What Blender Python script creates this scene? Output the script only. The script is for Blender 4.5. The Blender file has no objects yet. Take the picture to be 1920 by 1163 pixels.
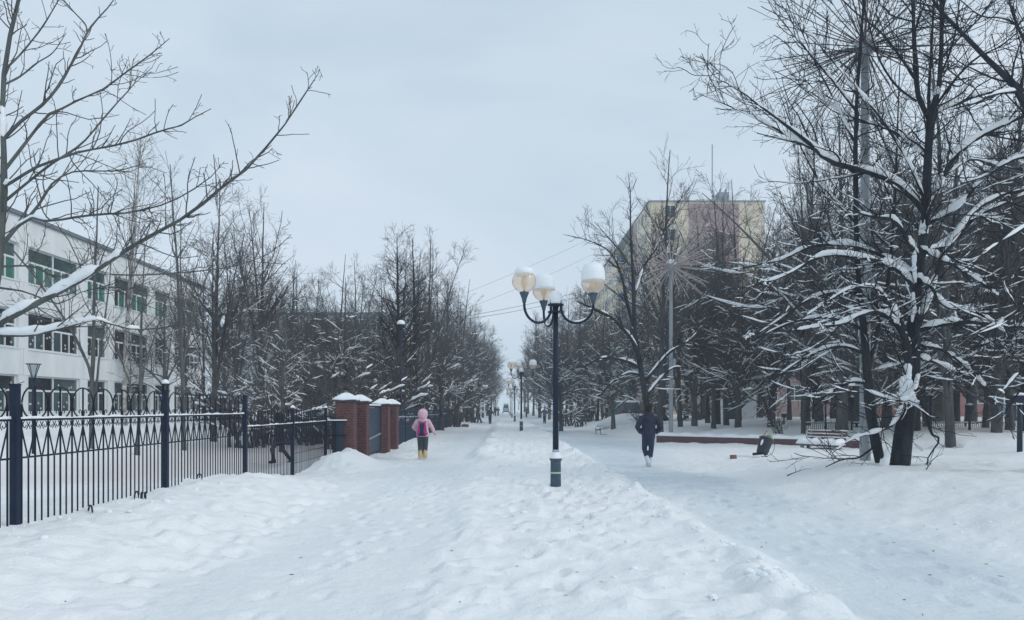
import bpy, math, random
import numpy as np
from mathutils import Vector, Matrix

# ------------------------------------------------------------------ camera / world / sun / exposure
scene = bpy.context.scene
col = scene.collection
EYE, FPX, VX, VY = 1.62, 1400.0, 947.0, 765.0

cam_d = bpy.data.cameras.new("camera")
cam = bpy.data.objects.new("camera", cam_d)
col.objects.link(cam)
cam.location = (0, 0, EYE)
cam.rotation_euler = (math.radians(90), 0, 0)
cam_d.sensor_width = 36
cam_d.lens = 36 * FPX / 1920
cam_d.shift_x = (960 - VX) / 1920
cam_d.shift_y = (VY - 581.5) / 1920
cam_d.clip_start = 0.1
cam_d.clip_end = 3000
scene.camera = cam

SUN_EL, SUN_AZ = 35.0, 112.0
w = bpy.data.worlds.new("World")
scene.world = w
w.use_nodes = True
nt = w.node_tree
nt.nodes.clear()
o_ = nt.nodes.new("ShaderNodeOutputWorld")
bg = nt.nodes.new("ShaderNodeBackground")
bg.inputs["Strength"].default_value = 0.1
sky = nt.nodes.new("ShaderNodeTexSky")
sky.sky_type = 'NISHITA'
sky.sun_disc = False
sky.sun_elevation = math.radians(SUN_EL)
sky.sun_rotation = math.radians(SUN_AZ)
tc = nt.nodes.new("ShaderNodeTexCoord")
mp = nt.nodes.new("ShaderNodeMapping")
mp.inputs["Scale"].default_value = (1.0, 1.0, 2.6)
nz = nt.nodes.new("ShaderNodeTexNoise")
nz.inputs["Scale"].default_value = 1.8
nz.inputs["Distortion"].default_value = 0.6
nz.inputs["Detail"].default_value = 5
nz.inputs["Roughness"].default_value = 0.5
rmp = nt.nodes.new("ShaderNodeValToRGB")
rmp.color_ramp.elements[0].position = 0.34
rmp.color_ramp.elements[0].color = (4.95, 6.2, 7.15, 1)
rmp.color_ramp.elements[1].position = 0.68
rmp.color_ramp.elements[1].color = (6.35, 7.2, 8.15, 1)
mx = nt.nodes.new("ShaderNodeMix")
mx.data_type = 'RGBA'
mx.inputs[0].default_value = 0.92
L = nt.links.new
L(tc.outputs["Generated"], mp.inputs["Vector"])
L(mp.outputs["Vector"], nz.inputs["Vector"])
L(nz.outputs["Fac"], rmp.inputs["Fac"])
L(sky.outputs["Color"], mx.inputs[6])
L(rmp.outputs["Color"], mx.inputs[7])
L(mx.outputs[2], bg.inputs["Color"])
L(bg.outputs["Background"], o_.inputs["Surface"])

sun_d = bpy.data.lights.new("sun", 'SUN')
sun_d.energy = 1.0
sun_d.angle = math.radians(24)
sun_d.color = (1.0, 0.965, 0.93)
sun = bpy.data.objects.new("sun", sun_d)
col.objects.link(sun)
_a, _e = math.radians(SUN_AZ), math.radians(SUN_EL)
_sd = Vector((math.sin(_a) * math.cos(_e), math.cos(_a) * math.cos(_e), math.sin(_e)))
sun.rotation_euler = (-_sd).to_track_quat('-Z', 'Y').to_euler()
sun.location = (0, -20, 60)

scene.view_settings.view_transform = 'Standard'
scene.view_settings.look = 'None'
scene.view_settings.exposure = 0.17
scene.view_settings.gamma = 1.0
scene.view_settings.use_curve_mapping = False
scene.cycles.max_bounces = 6
scene.cycles.volume_bounces = 1
scene.cycles.transparent_max_bounces = 24
scene.cycles.use_denoising = True
HAZE_DENSITY = 0.0012

R = np.random.default_rng(7)
rnd = random.Random(11)
D = bpy.data


# ------------------------------------------------------------------ helpers
def P(px, py, Y):
    return np.array(((px - VX) / FPX * Y, Y, EYE - (py - VY) / FPX * Y))


def tag(o, label=None, cat=None, group=None, kind=None):
    if label: o["label"] = label
    if cat: o["category"] = cat
    if group: o["group"] = group
    if kind: o["kind"] = kind
    return o


def empty(name, loc, label=None, cat=None, group=None, rz=0.0):
    o = D.objects.new(name, None)
    o.empty_display_size = 0.2
    col.objects.link(o)
    o.location = loc
    o.rotation_euler = (0, 0, rz)
    return tag(o, label, cat, group)


def add(name, me, m=None, parent=None, loc=(0, 0, 0), rz=0.0):
    o = D.objects.new(name, me)
    col.objects.link(o)
    if m is not None and len(me.materials) == 0:
        me.materials.append(m)
    o.parent = parent
    o.location = loc
    o.rotation_euler = (0, 0, rz)
    return o


def dup(root, loc, label=None, rz=None, scale=None, group=None):
    r = root.copy()
    col.objects.link(r)
    r.location = loc
    if rz is not None: r.rotation_euler = (0, 0, rz)
    if scale is not None: r.scale = scale if hasattr(scale, '__len__') else (scale,) * 3
    if label: r["label"] = label
    if group: r["group"] = group
    for ch in list(root.children):
        c = ch.copy()
        col.objects.link(c)
        c.parent = r
        for g in list(ch.children):
            d = g.copy()
            col.objects.link(d)
            d.parent = c
    return r


class MB:
    """collects verts/faces"""
    def __init__(s):
        s.v, s.f, s.n = [], [], 0

    def put(s, v, f):
        v = np.asarray(v, float).reshape(-1, 3)
        s.v.append(v)
        s.f.extend([tuple(i + s.n for i in q) for q in f])
        s.n += len(v)
        return s

    def box(s, lo, hi, taper=0.0):
        x0, y0, z0 = lo
        x1, y1, z1 = hi
        t = taper
        return s.put([(x0, y0, z0), (x1, y0, z0), (x1, y1, z0), (x0, y1, z0),
                      (x0 + t, y0 + t, z1), (x1 - t, y0 + t, z1), (x1 - t, y1 - t, z1), (x0 + t, y1 - t, z1)],
                     [(3, 2, 1, 0), (4, 5, 6, 7), (0, 1, 5, 4), (1, 2, 6, 5), (2, 3, 7, 6), (3, 0, 4, 7)])

    def obox(s, p0, p1, wx, wz, up=(0, 0, 1)):
        """oriented bar from p0 to p1"""
        a, b = np.array(p0, float), np.array(p1, float)
        t = (b - a) / np.linalg.norm(b - a)
        up = np.array(up, float)
        if abs(t @ up) > 0.95: up = np.array((0, 1.0, 0))
        u = np.cross(t, up); u /= np.linalg.norm(u)
        v = np.cross(u, t)
        vs = [q + u * wx * i + v * wz * j for q in (a, b) for i, j in ((-.5, -.5), (.5, -.5), (.5, .5), (-.5, .5))]
        return s.put(vs, [(3, 2, 1, 0), (4, 5, 6, 7), (0, 1, 5, 4), (1, 2, 6, 5), (2, 3, 7, 6), (3, 0, 4, 7)])

    def rings(s, rings, cap=True):
        """rings: list of equally long vertex loops"""
        n = len(rings[0])
        v = np.concatenate([np.asarray(r, float) for r in rings])
        f = []
        for k in range(len(rings) - 1):
            for i in range(n):
                j = (i + 1) % n
                f.append((k * n + i, k * n + j, (k + 1) * n + j, (k + 1) * n + i))
        if cap:
            f.append(tuple(range(n - 1, -1, -1)))
            f.append(tuple((len(rings) - 1) * n + i for i in range(n)))
        return s.put(v, f)

    def lathe(s, prof, c=(0, 0, 0), n=14, cap=True, sx=1.0, sy=1.0):
        a = np.linspace(0, 2 * math.pi, n, endpoint=False)
        ca, sa = np.cos(a), np.sin(a)
        rs = []
        for r, z in prof:
            rs.append(np.stack([c[0] + r * sx * ca, c[1] + r * sy * sa, np.full(n, c[2] + z)], 1))
        return s.rings(rs, cap)

    def tube(s, pts, rad, n=8, cap=True, flat=1.0):
        pts = np.asarray(pts, float)
        k = len(pts)
        rad = np.full(k, rad) if np.isscalar(rad) else np.asarray(rad, float)
        t = np.gradient(pts, axis=0)
        t /= np.linalg.norm(t, axis=1)[:, None] + 1e-12
        m = t.mean(0)
        ref = np.array((0, 0, 1.0)) if abs(m[2]) < 0.8 * np.linalg.norm(m) + 1e-9 else np.array((0, 1.0, 0))
        a = np.linspace(0, 2 * math.pi, n, endpoint=False)
        rs = []
        for i in range(k):
            u = np.cross(t[i], ref)
            if np.linalg.norm(u) < 1e-3: u = np.cross(t[i], (1.0, 0, 0.1))
            u /= np.linalg.norm(u)
            v = np.cross(u, t[i])
            rs.append(pts[i] + rad[i] * (np.cos(a)[:, None] * u + flat * np.sin(a)[:, None] * v))
        return s.rings(rs, cap)

    def ball(s, c, r, n=12, m=7, sx=1, sy=1, sz=1):
        prof = []
        for i in range(m + 1):
            th = -math.pi / 2 + math.pi * i / m
            prof.append((max(r * math.cos(th), 1e-4), r * sz * math.sin(th)))
        return s.lathe(prof, c, n, True, sx, sy)

    def mesh(s, name, smooth=False):
        me = D.meshes.new(name)
        v = np.concatenate(s.v) if s.v else np.zeros((0, 3))
        me.from_pydata(v.tolist(), [], s.f)
        if smooth:
            me.polygons.foreach_set("use_smooth", [True] * len(me.polygons))
        me.update()
        return me


def sharp(me, ang=40):
    me.set_sharp_from_angle(angle=math.radians(ang))
    return me


def grid_mesh(name, V, F, smooth=True):
    """numpy verts, quads -> mesh"""
    me = D.meshes.new(name)
    V = np.ascontiguousarray(V, dtype=np.float32)
    F = np.ascontiguousarray(F, dtype=np.int32)
    me.vertices.add(len(V))
    me.vertices.foreach_set("co", V.ravel())
    me.loops.add(F.size)
    me.loops.foreach_set("vertex_index", F.ravel())
    me.polygons.add(len(F))
    me.polygons.foreach_set("loop_start", np.arange(0, F.size, F.shape[1], dtype=np.int32))
    me.polygons.foreach_set("use_smooth", np.full(len(F), smooth))
    me.update(calc_edges=True)
    return me


# value noise
_perm = R.integers(0, 2 ** 31, 65536).astype(np.float64) / 2 ** 31


def vnoise(x, y, seed=0):
    xi, yi = np.floor(x).astype(np.int64), np.floor(y).astype(np.int64)
    fx, fy = x - xi, y - yi
    fx = fx * fx * fx * (fx * (fx * 6 - 15) + 10)
    fy = fy * fy * fy * (fy * (fy * 6 - 15) + 10)

    def h(i, j):
        return _perm[(i * 73856093 ^ j * 19349663 ^ (seed * 83492791 + 17)) & 65535]
    a = h(xi, yi) * (1 - fx) + h(xi + 1, yi) * fx
    b = h(xi, yi + 1) * (1 - fx) + h(xi + 1, yi + 1) * fx
    return (a * (1 - fy) + b * fy) * 2 - 1


def fbm(x, y, scale, octv=4, seed=0, gain=0.5):
    s, a, f = 0, 1.0, 1.0 / scale
    for k in range(octv):
        c, n = math.cos(k * 1.1 + seed), math.sin(k * 1.1 + seed)
        s = s + a * vnoise((c * x - n * y) * f, (n * x + c * y) * f, seed * 13 + k)
        a *= gain
        f *= 2.03
    return s


def ss(a, b, x):
    t = np.clip((x - a) / (b - a), 0, 1)
    return t * t * (3 - 2 * t)


# ------------------------------------------------------------------ materials
def mat(name, c, rough=0.7, c2=None, nscale=8.0, bump=0.0, bscale=30.0, metal=0.0, spec=0.4, stretch=None, detail=4.0):
    m = D.materials.new(name)
    m.use_nodes = True
    t = m.node_tree
    b = t.nodes["Principled BSDF"]
    b.inputs["Base Color"].default_value = (*c, 1)
    b.inputs["Roughness"].default_value = rough
    b.inputs["Metallic"].default_value = metal
    b.inputs["Specular IOR Level"].default_value = spec
    co = t.nodes.new("ShaderNodeTexCoord")
    src = co.outputs["Object"]
    if stretch:
        mpn = t.nodes.new("ShaderNodeMapping")
        mpn.inputs["Scale"].default_value = stretch
        t.links.new(src, mpn.inputs["Vector"])
        src = mpn.outputs["Vector"]
    if c2 is not None:
        n = t.nodes.new("ShaderNodeTexNoise")
        n.inputs["Scale"].default_value = nscale
        n.inputs["Detail"].default_value = detail
        r = t.nodes.new("ShaderNodeValToRGB")
        r.color_ramp.elements[0].position = 0.36
        r.color_ramp.elements[1].position = 0.66
        r.color_ramp.elements[0].color = (*c, 1)
        r.color_ramp.elements[1].color = (*c2, 1)
        t.links.new(src, n.inputs["Vector"])
        t.links.new(n.outputs["Fac"], r.inputs["Fac"])
        t.links.new(r.outputs["Color"], b.inputs["Base Color"])
    if bump:
        n2 = t.nodes.new("ShaderNodeTexNoise")
        n2.inputs["Scale"].default_value = bscale
        n2.inputs["Detail"].default_value = 5
        bp = t.nodes.new("ShaderNodeBump")
        bp.inputs["Strength"].default_value = bump
        bp.inputs["Distance"].default_value = 0.03
        t.links.new(src, n2.inputs["Vector"])
        t.links.new(n2.outputs["Fac"], bp.inputs["Height"])
        t.links.new(bp.outputs["Normal"], b.inputs["Normal"])
    return m


def glassmat(name, tint, trans=0.7, rough=0.05, body=None):
    """thin glass: transparent + body + fresnel gloss"""
    m = D.materials.new(name)
    m.use_nodes = True
    t = m.node_tree
    t.nodes.clear()
    o = t.nodes.new("ShaderNodeOutputMaterial")
    tr = t.nodes.new("ShaderNodeBsdfTransparent")
    tr.inputs[0].default_value = (*tint, 1)
    di = t.nodes.new("ShaderNodeBsdfTranslucent" if body else "ShaderNodeBsdfDiffuse")
    di.inputs[0].default_value = (*(body or (0.03, 0.04, 0.045)), 1)
    m1 = t.nodes.new("ShaderNodeMixShader")
    m1.inputs[0].default_value = 1 - trans
    gl = t.nodes.new("ShaderNodeBsdfGlossy")
    gl.inputs["Roughness"].default_value = rough
    lw_ = t.nodes.new("ShaderNodeLayerWeight")
    pw_ = t.nodes.new("ShaderNodeMath"); pw_.operation = 'POWER'; pw_.inputs[1].default_value = 4.0
    fr = t.nodes.new("ShaderNodeMath"); fr.operation = 'MULTIPLY_ADD'; fr.inputs[1].default_value = 0.9; fr.inputs[2].default_value = 0.04
    t.links.new(lw_.outputs["Facing"], pw_.inputs[0])
    t.links.new(pw_.outputs[0], fr.inputs[0])
    m2 = t.nodes.new("ShaderNodeMixShader")
    t.links.new(tr.outputs[0], m1.inputs[1])
    if body:
        d2 = t.nodes.new("ShaderNodeBsdfDiffuse")
        d2.inputs[0].default_value = (*body, 1)
        mb_ = t.nodes.new("ShaderNodeMixShader")
        mb_.inputs[0].default_value = 0.5
        t.links.new(di.outputs[0], mb_.inputs[1])
        t.links.new(d2.outputs[0], mb_.inputs[2])
        t.links.new(mb_.outputs[0], m1.inputs[2])
    else:
        t.links.new(di.outputs[0], m1.inputs[2])
    t.links.new(m1.outputs[0], m2.inputs[1])
    t.links.new(gl.outputs[0], m2.inputs[2])
    t.links.new(fr.outputs[0], m2.inputs[0])
    t.links.new(m2.outputs[0], o.inputs[0])
    return m


def ground_mat():
    m = D.materials.new("trodden_snow")
    m.use_nodes = True
    t = m.node_tree
    b = t.nodes["Principled BSDF"]
    b.inputs["Roughness"].default_value = 0.62
    b.inputs["Specular IOR Level"].default_value = 0.3
    co = t.nodes.new("ShaderNodeTexCoord")
    at = t.nodes.new("ShaderNodeAttribute"); at.attribute_name = "packed"
    at2 = t.nodes.new("ShaderNodeAttribute"); at2.attribute_name = "sand"
    n = t.nodes.new("ShaderNodeTexNoise"); n.inputs["Scale"].default_value = 1.7; n.inputs["Detail"].default_value = 6
    mr = t.nodes.new("ShaderNodeMapRange")
    mr.inputs[1].default_value = 0.3; mr.inputs[2].default_value = 0.75
    mr.inputs[3].default_value = 0.55; mr.inputs[4].default_value = 1.1
    mul = t.nodes.new("ShaderNodeMath"); mul.operation = 'MULTIPLY'; mul.use_clamp = True
    c1 = t.nodes.new("ShaderNodeMix"); c1.data_type = 'RGBA'
    c1.inputs[6].default_value = (0.85, 0.868, 0.876, 1)
    c1.inputs[7].default_value = (0.58, 0.66, 0.715, 1)
    c2 = t.nodes.new("ShaderNodeMix"); c2.data_type = 'RGBA'
    c2.inputs[7].default_value = (0.66, 0.58, 0.57, 1)
    # dirt specks
    n3 = t.nodes.new("ShaderNodeTexNoise"); n3.inputs["Scale"].default_value = 6.5; n3.inputs["Detail"].default_value = 9; n3.inputs["Roughness"].default_value = 0.7
    mr3 = t.nodes.new("ShaderNodeMapRange")
    mr3.inputs[1].default_value = 0.66; mr3.inputs[2].default_value = 0.82; mr3.inputs[3].default_value = 0.0; mr3.inputs[4].default_value = 0.3
    c3 = t.nodes.new("ShaderNodeMix"); c3.data_type = 'RGBA'
    c3.inputs[7].default_value = (0.42, 0.40, 0.38, 1)
    # relief: trodden lumps, then grain
    nb = t.nodes.new("ShaderNodeTexNoise"); nb.inputs["Scale"].default_value = 7; nb.inputs["Detail"].default_value = 6; nb.inputs["Roughness"].default_value = 0.6
    ng = t.nodes.new("ShaderNodeTexNoise"); ng.inputs["Scale"].default_value = 26; ng.inputs["Detail"].default_value = 7; ng.inputs["Roughness"].default_value = 0.65
    b1 = t.nodes.new("ShaderNodeBump"); b1.inputs["Strength"].default_value = 0.55; b1.inputs["Distance"].default_value = 0.06
    b2 = t.nodes.new("ShaderNodeBump"); b2.inputs["Strength"].default_value = 0.55; b2.inputs["Distance"].default_value = 0.02
    mpt = t.nodes.new("ShaderNodeMapping"); mpt.inputs["Scale"].default_value = (11.0, 0.55, 1.0)
    nt_ = t.nodes.new("ShaderNodeTexNoise"); nt_.inputs["Scale"].default_value = 1.0; nt_.inputs["Detail"].default_value = 5
    mt = t.nodes.new("ShaderNodeMath"); mt.operation = 'MULTIPLY'
    b3 = t.nodes.new("ShaderNodeBump"); b3.inputs["Strength"].default_value = 0.5; b3.inputs["Distance"].default_value = 0.035
    t.links.new(co.outputs["Object"], mpt.inputs["Vector"]); t.links.new(mpt.outputs["Vector"], nt_.inputs["Vector"])
    t.links.new(nt_.outputs["Fac"], mt.inputs[0]); t.links.new(at.outputs["Fac"], mt.inputs[1])
    t.links.new(mt.outputs[0], b3.inputs["Height"]); t.links.new(b3.outputs["Normal"], b1.inputs["Normal"])
    l = t.links.new
    for q in (n, n3, nb, ng): l(co.outputs["Object"], q.inputs["Vector"])
    l(n.outputs["Fac"], mr.inputs[0]); l(mr.outputs[0], mul.inputs[0]); l(at.outputs["Fac"], mul.inputs[1])
    l(mul.outputs[0], c1.inputs[0])
    l(c1.outputs[2], c2.inputs[6]); l(at2.outputs["Fac"], c2.inputs[0])
    l(n3.outputs["Fac"], mr3.inputs[0]); l(mr3.outputs[0], c3.inputs[0]); l(c2.outputs[2], c3.inputs[6])
    l(c3.outputs[2], b.inputs["Base Color"])
    l(nb.outputs["Fac"], b1.inputs["Height"]); l(ng.outputs["Fac"], b2.inputs["Height"])
    l(b1.outputs["Normal"], b2.inputs["Normal"]); l(b2.outputs["Normal"], b.inputs["Normal"])
    return m


M = {}
M['ground'] = ground_mat()
M['snow'] = mat("fresh_snow", (0.87, 0.89, 0.91), 0.6, (0.83, 0.86, 0.89), 5, 0.35, 14, spec=0.25)
M['bark'] = mat("dark_bark", (0.017, 0.022, 0.031), 0.9, (0.044, 0.049, 0.058), 6, 0.8, 25, stretch=(1, 1, 0.25), spec=0.15)
M['bark_grey'] = mat("grey_green_bark", (0.075, 0.085, 0.085), 0.9, (0.13, 0.14, 0.135), 7, 0.6, 25, stretch=(1, 1, 0.3), spec=0.15)
M['twig'] = mat("dark_twig", (0.017, 0.020, 0.029), 0.9, (0.034, 0.035, 0.043), 3, spec=0.15)
M['twig_grey'] = mat("grey_twig", (0.075, 0.078, 0.082), 0.9, (0.11, 0.105, 0.10), 3, spec=0.15)
M['twig_brown'] = mat("brown_twig", (0.085, 0.068, 0.06), 0.9, (0.12, 0.10, 0.09), 3, spec=0.15)
M['bark_mid'] = mat("mid_grey_bark", (0.050, 0.055, 0.062), 0.9, (0.095, 0.098, 0.10), 6, 0.7, 25, stretch=(1, 1, 0.25), spec=0.15)
M['twig_mid'] = mat("mid_grey_twig", (0.072, 0.077, 0.086), 0.9, (0.105, 0.107, 0.112), 3, spec=0.15)
M['twig_warm'] = mat("warm_grey_twig", (0.082, 0.078, 0.082), 0.9, (0.115, 0.108, 0.11), 3, spec=0.15)
M['birch'] = mat("birch_bark", (0.55, 0.54, 0.52), 0.8, (0.20, 0.19, 0.19), 3, 0.3, 20, stretch=(1, 1, 2.5), spec=0.2)
M['navy'] = mat("navy_paint", (0.005, 0.014, 0.036), 0.5, (0.010, 0.022, 0.048), 5, 0.08, 60, spec=0.25)
M['navy_sheet'] = mat("navy_sheet", (0.016, 0.034, 0.062), 0.5, (0.024, 0.046, 0.078), 3, 0.1, 40)
M['iron'] = mat("black_iron", (0.006, 0.011, 0.025), 0.55, (0.012, 0.018, 0.034), 9, 0.08, 80, spec=0.25)
M['base_paint'] = mat("worn_blue_paint", (0.035, 0.065, 0.10), 0.55, (0.06, 0.095, 0.13), 9, 0.15, 40)
M['tape'] = mat("pale_tape", (0.45, 0.55, 0.45), 0.6)
M['brick'] = mat("red_brick", (0.10, 0.044, 0.048), 0.88, (0.165, 0.08, 0.08), 14, 0.5, 50)
M['mortar'] = mat("mortar", (0.22, 0.17, 0.17), 0.95, (0.16, 0.13, 0.13), 20, 0.4, 60)
M['cap'] = mat("dark_cap_metal", (0.05, 0.06, 0.075), 0.6)
M['globe'] = glassmat("amber_globe", (0.985, 0.93, 0.87), 0.66, 0.08, (0.98, 0.84, 0.72))
M['bulb'] = mat("milky_bulb", (0.75, 0.62, 0.48), 0.4)
M['wall'] = mat("white_panel", (0.83, 0.85, 0.855), 0.85, (0.70, 0.735, 0.75), 0.9, 0.15, 20, stretch=(1, 1, 0.35))
M['wall_dark'] = mat("panel_joint", (0.30, 0.33, 0.35), 0.9)
M['flash'] = mat("roof_edge", (0.16, 0.19, 0.22), 0.6)
M['frame'] = mat("white_window_frame", (0.74, 0.77, 0.78), 0.5)
M['glass'] = glassmat("window_glass", (0.82, 0.88, 0.88), 0.86, 0.03)
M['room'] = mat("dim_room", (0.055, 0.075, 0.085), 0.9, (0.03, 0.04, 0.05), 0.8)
M['curtain'] = mat("green_curtain", (0.03, 0.62, 0.40), 0.8, (0.06, 0.42, 0.34), 3, stretch=(1, 4, 1))
M['curtain2'] = mat("pale_green_blind", (0.30, 0.58, 0.48), 0.8, (0.42, 0.55, 0.50), 2)
M['blind'] = mat("grey_blind", (0.25, 0.33, 0.36), 0.8, (0.16, 0.22, 0.25), 2)
M['green_blind'] = mat("dusky_green_blind", (0.10, 0.24, 0.22), 0.8, (0.06, 0.15, 0.15), 2)
M['white_paper'] = mat("white_paper", (0.8, 0.82, 0.84), 0.8)
M['yellow'] = mat("yellow_render", (0.78, 0.70, 0.55), 0.9, (0.71, 0.63, 0.49), 0.3, 0.1, 8)
M['mauve'] = mat("mauve_render", (0.44, 0.335, 0.33), 0.9, (0.39, 0.29, 0.29), 0.3, 0.1, 8)
M['pale_wall'] = mat("pale_grey_render", (0.34, 0.38, 0.42), 0.9, (0.28, 0.32, 0.36), 0.3)
M['blue_wall'] = mat("blue_panel", (0.13, 0.23, 0.33), 0.8, (0.17, 0.27, 0.37), 0.4)
M['pink_wall'] = mat("pink_render", (0.36, 0.19, 0.18), 0.9, (0.30, 0.15, 0.15), 0.5)
M['dark_glass'] = mat("dark_window", (0.035, 0.05, 0.065), 0.12, spec=0.6)
M['galv'] = mat("galvanised_steel", (0.33, 0.36, 0.385), 0.55, (0.25, 0.275, 0.30), 6, 0.05, 40, metal=0.25, stretch=(1, 1, 0.3))
M['spoke'] = mat("spoke_plastic", (0.17, 0.14, 0.145), 0.5, (0.12, 0.10, 0.105), 5)
M['spoke_pale'] = mat("pale_spoke", (0.42, 0.38, 0.37), 0.5, (0.34, 0.30, 0.30), 5)
M['hub'] = mat("hub_grey", (0.36, 0.40, 0.45), 0.5)
M['kerb'] = mat("red_brown_paint", (0.135, 0.078, 0.085), 0.85, (0.10, 0.06, 0.068), 6, 0.25, 40)
M['slat'] = mat("brown_slat", (0.145, 0.075, 0.065), 0.75, (0.10, 0.055, 0.05), 8, 0.2, 40)
M['concrete'] = mat("concrete", (0.30, 0.31, 0.32), 0.95, (0.22, 0.23, 0.24), 8, 0.4, 30)
M['bin'] = mat("bin_navy", (0.014, 0.020, 0.034), 0.5, (0.03, 0.035, 0.05), 8)
M['pink_coat'] = mat("pink_coat", (0.72, 0.47, 0.54), 0.85, (0.62, 0.40, 0.47), 9, 0.9, 11)
M['navy_coat'] = mat("navy_cloth", (0.013, 0.019, 0.042), 0.85, (0.026, 0.032, 0.062), 7, 0.9, 10)
M['blue_trouser'] = mat("blue_trousers", (0.014, 0.028, 0.06), 0.85, (0.022, 0.04, 0.078), 8, 0.3, 30)
M['grey_trouser'] = mat("grey_trousers", (0.045, 0.06, 0.075), 0.85)
M['black_cloth'] = mat("black_cloth", (0.010, 0.011, 0.016), 0.9)
M['blue_coat'] = mat("blue_coat", (0.06, 0.13, 0.20), 0.85)
M['green_coat'] = mat("teal_coat", (0.02, 0.06, 0.07), 0.85)
M['boot_tan'] = mat("tan_boot", (0.55, 0.42, 0.20), 0.85, (0.62, 0.50, 0.28), 20)
M['sole'] = mat("pale_sole", (0.60, 0.64, 0.66), 0.7)
M['skin'] = mat("skin", (0.55, 0.34, 0.26), 0.6)
M['magenta'] = mat("magenta_cloth", (0.55, 0.012, 0.26), 0.7)
M['pack_navy'] = mat("pack_navy", (0.022, 0.022, 0.065), 0.75)
M['pack_pink'] = mat("pack_pink_trim", (0.75, 0.22, 0.45), 0.7)
M['car'] = mat("dark_blue_car", (0.035, 0.06, 0.075), 0.3, spec=0.6)
M['rubber'] = mat("rubber", (0.012, 0.012, 0.013), 0.85)
M['red_lens'] = mat("red_lens", (0.30, 0.02, 0.02), 0.25)
M['van'] = mat("pale_blue_van", (0.30, 0.42, 0.52), 0.4)
M['cable'] = mat("cable", (0.04, 0.05, 0.06), 0.8)
M['litter'] = mat("brown_litter", (0.14, 0.10, 0.085), 0.9)
M['rust'] = mat("rusty_brick", (0.20, 0.10, 0.08), 0.9)
M['bag_green'] = mat("green_litter", (0.08, 0.24, 0.14), 0.5)
M['bag_tan'] = mat("tan_litter", (0.42, 0.33, 0.18), 0.7)
M['bag_red'] = mat("red_litter", (0.5, 0.06, 0.10), 0.6)

# ------------------------------------------------------------------ ground (height field)
WALL_A, WALL_B = np.array((7.0, 34.5)), np.array((14.2, 28.9))
_wd = (WALL_B - WALL_A) / np.linalg.norm(WALL_B - WALL_A)
_wn = np.array((-_wd[1], _wd[0]))          # points away from the camera


def hl(y): return np.interp(y, [0, 13.4, 14.6, 15.6, 17.4, 19, 20.6, 22.6, 30.5, 33, 80, 200], [.44, .43, .30, .14, .04, .08, .22, .0, -.03, .10, .14, .35])


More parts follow.
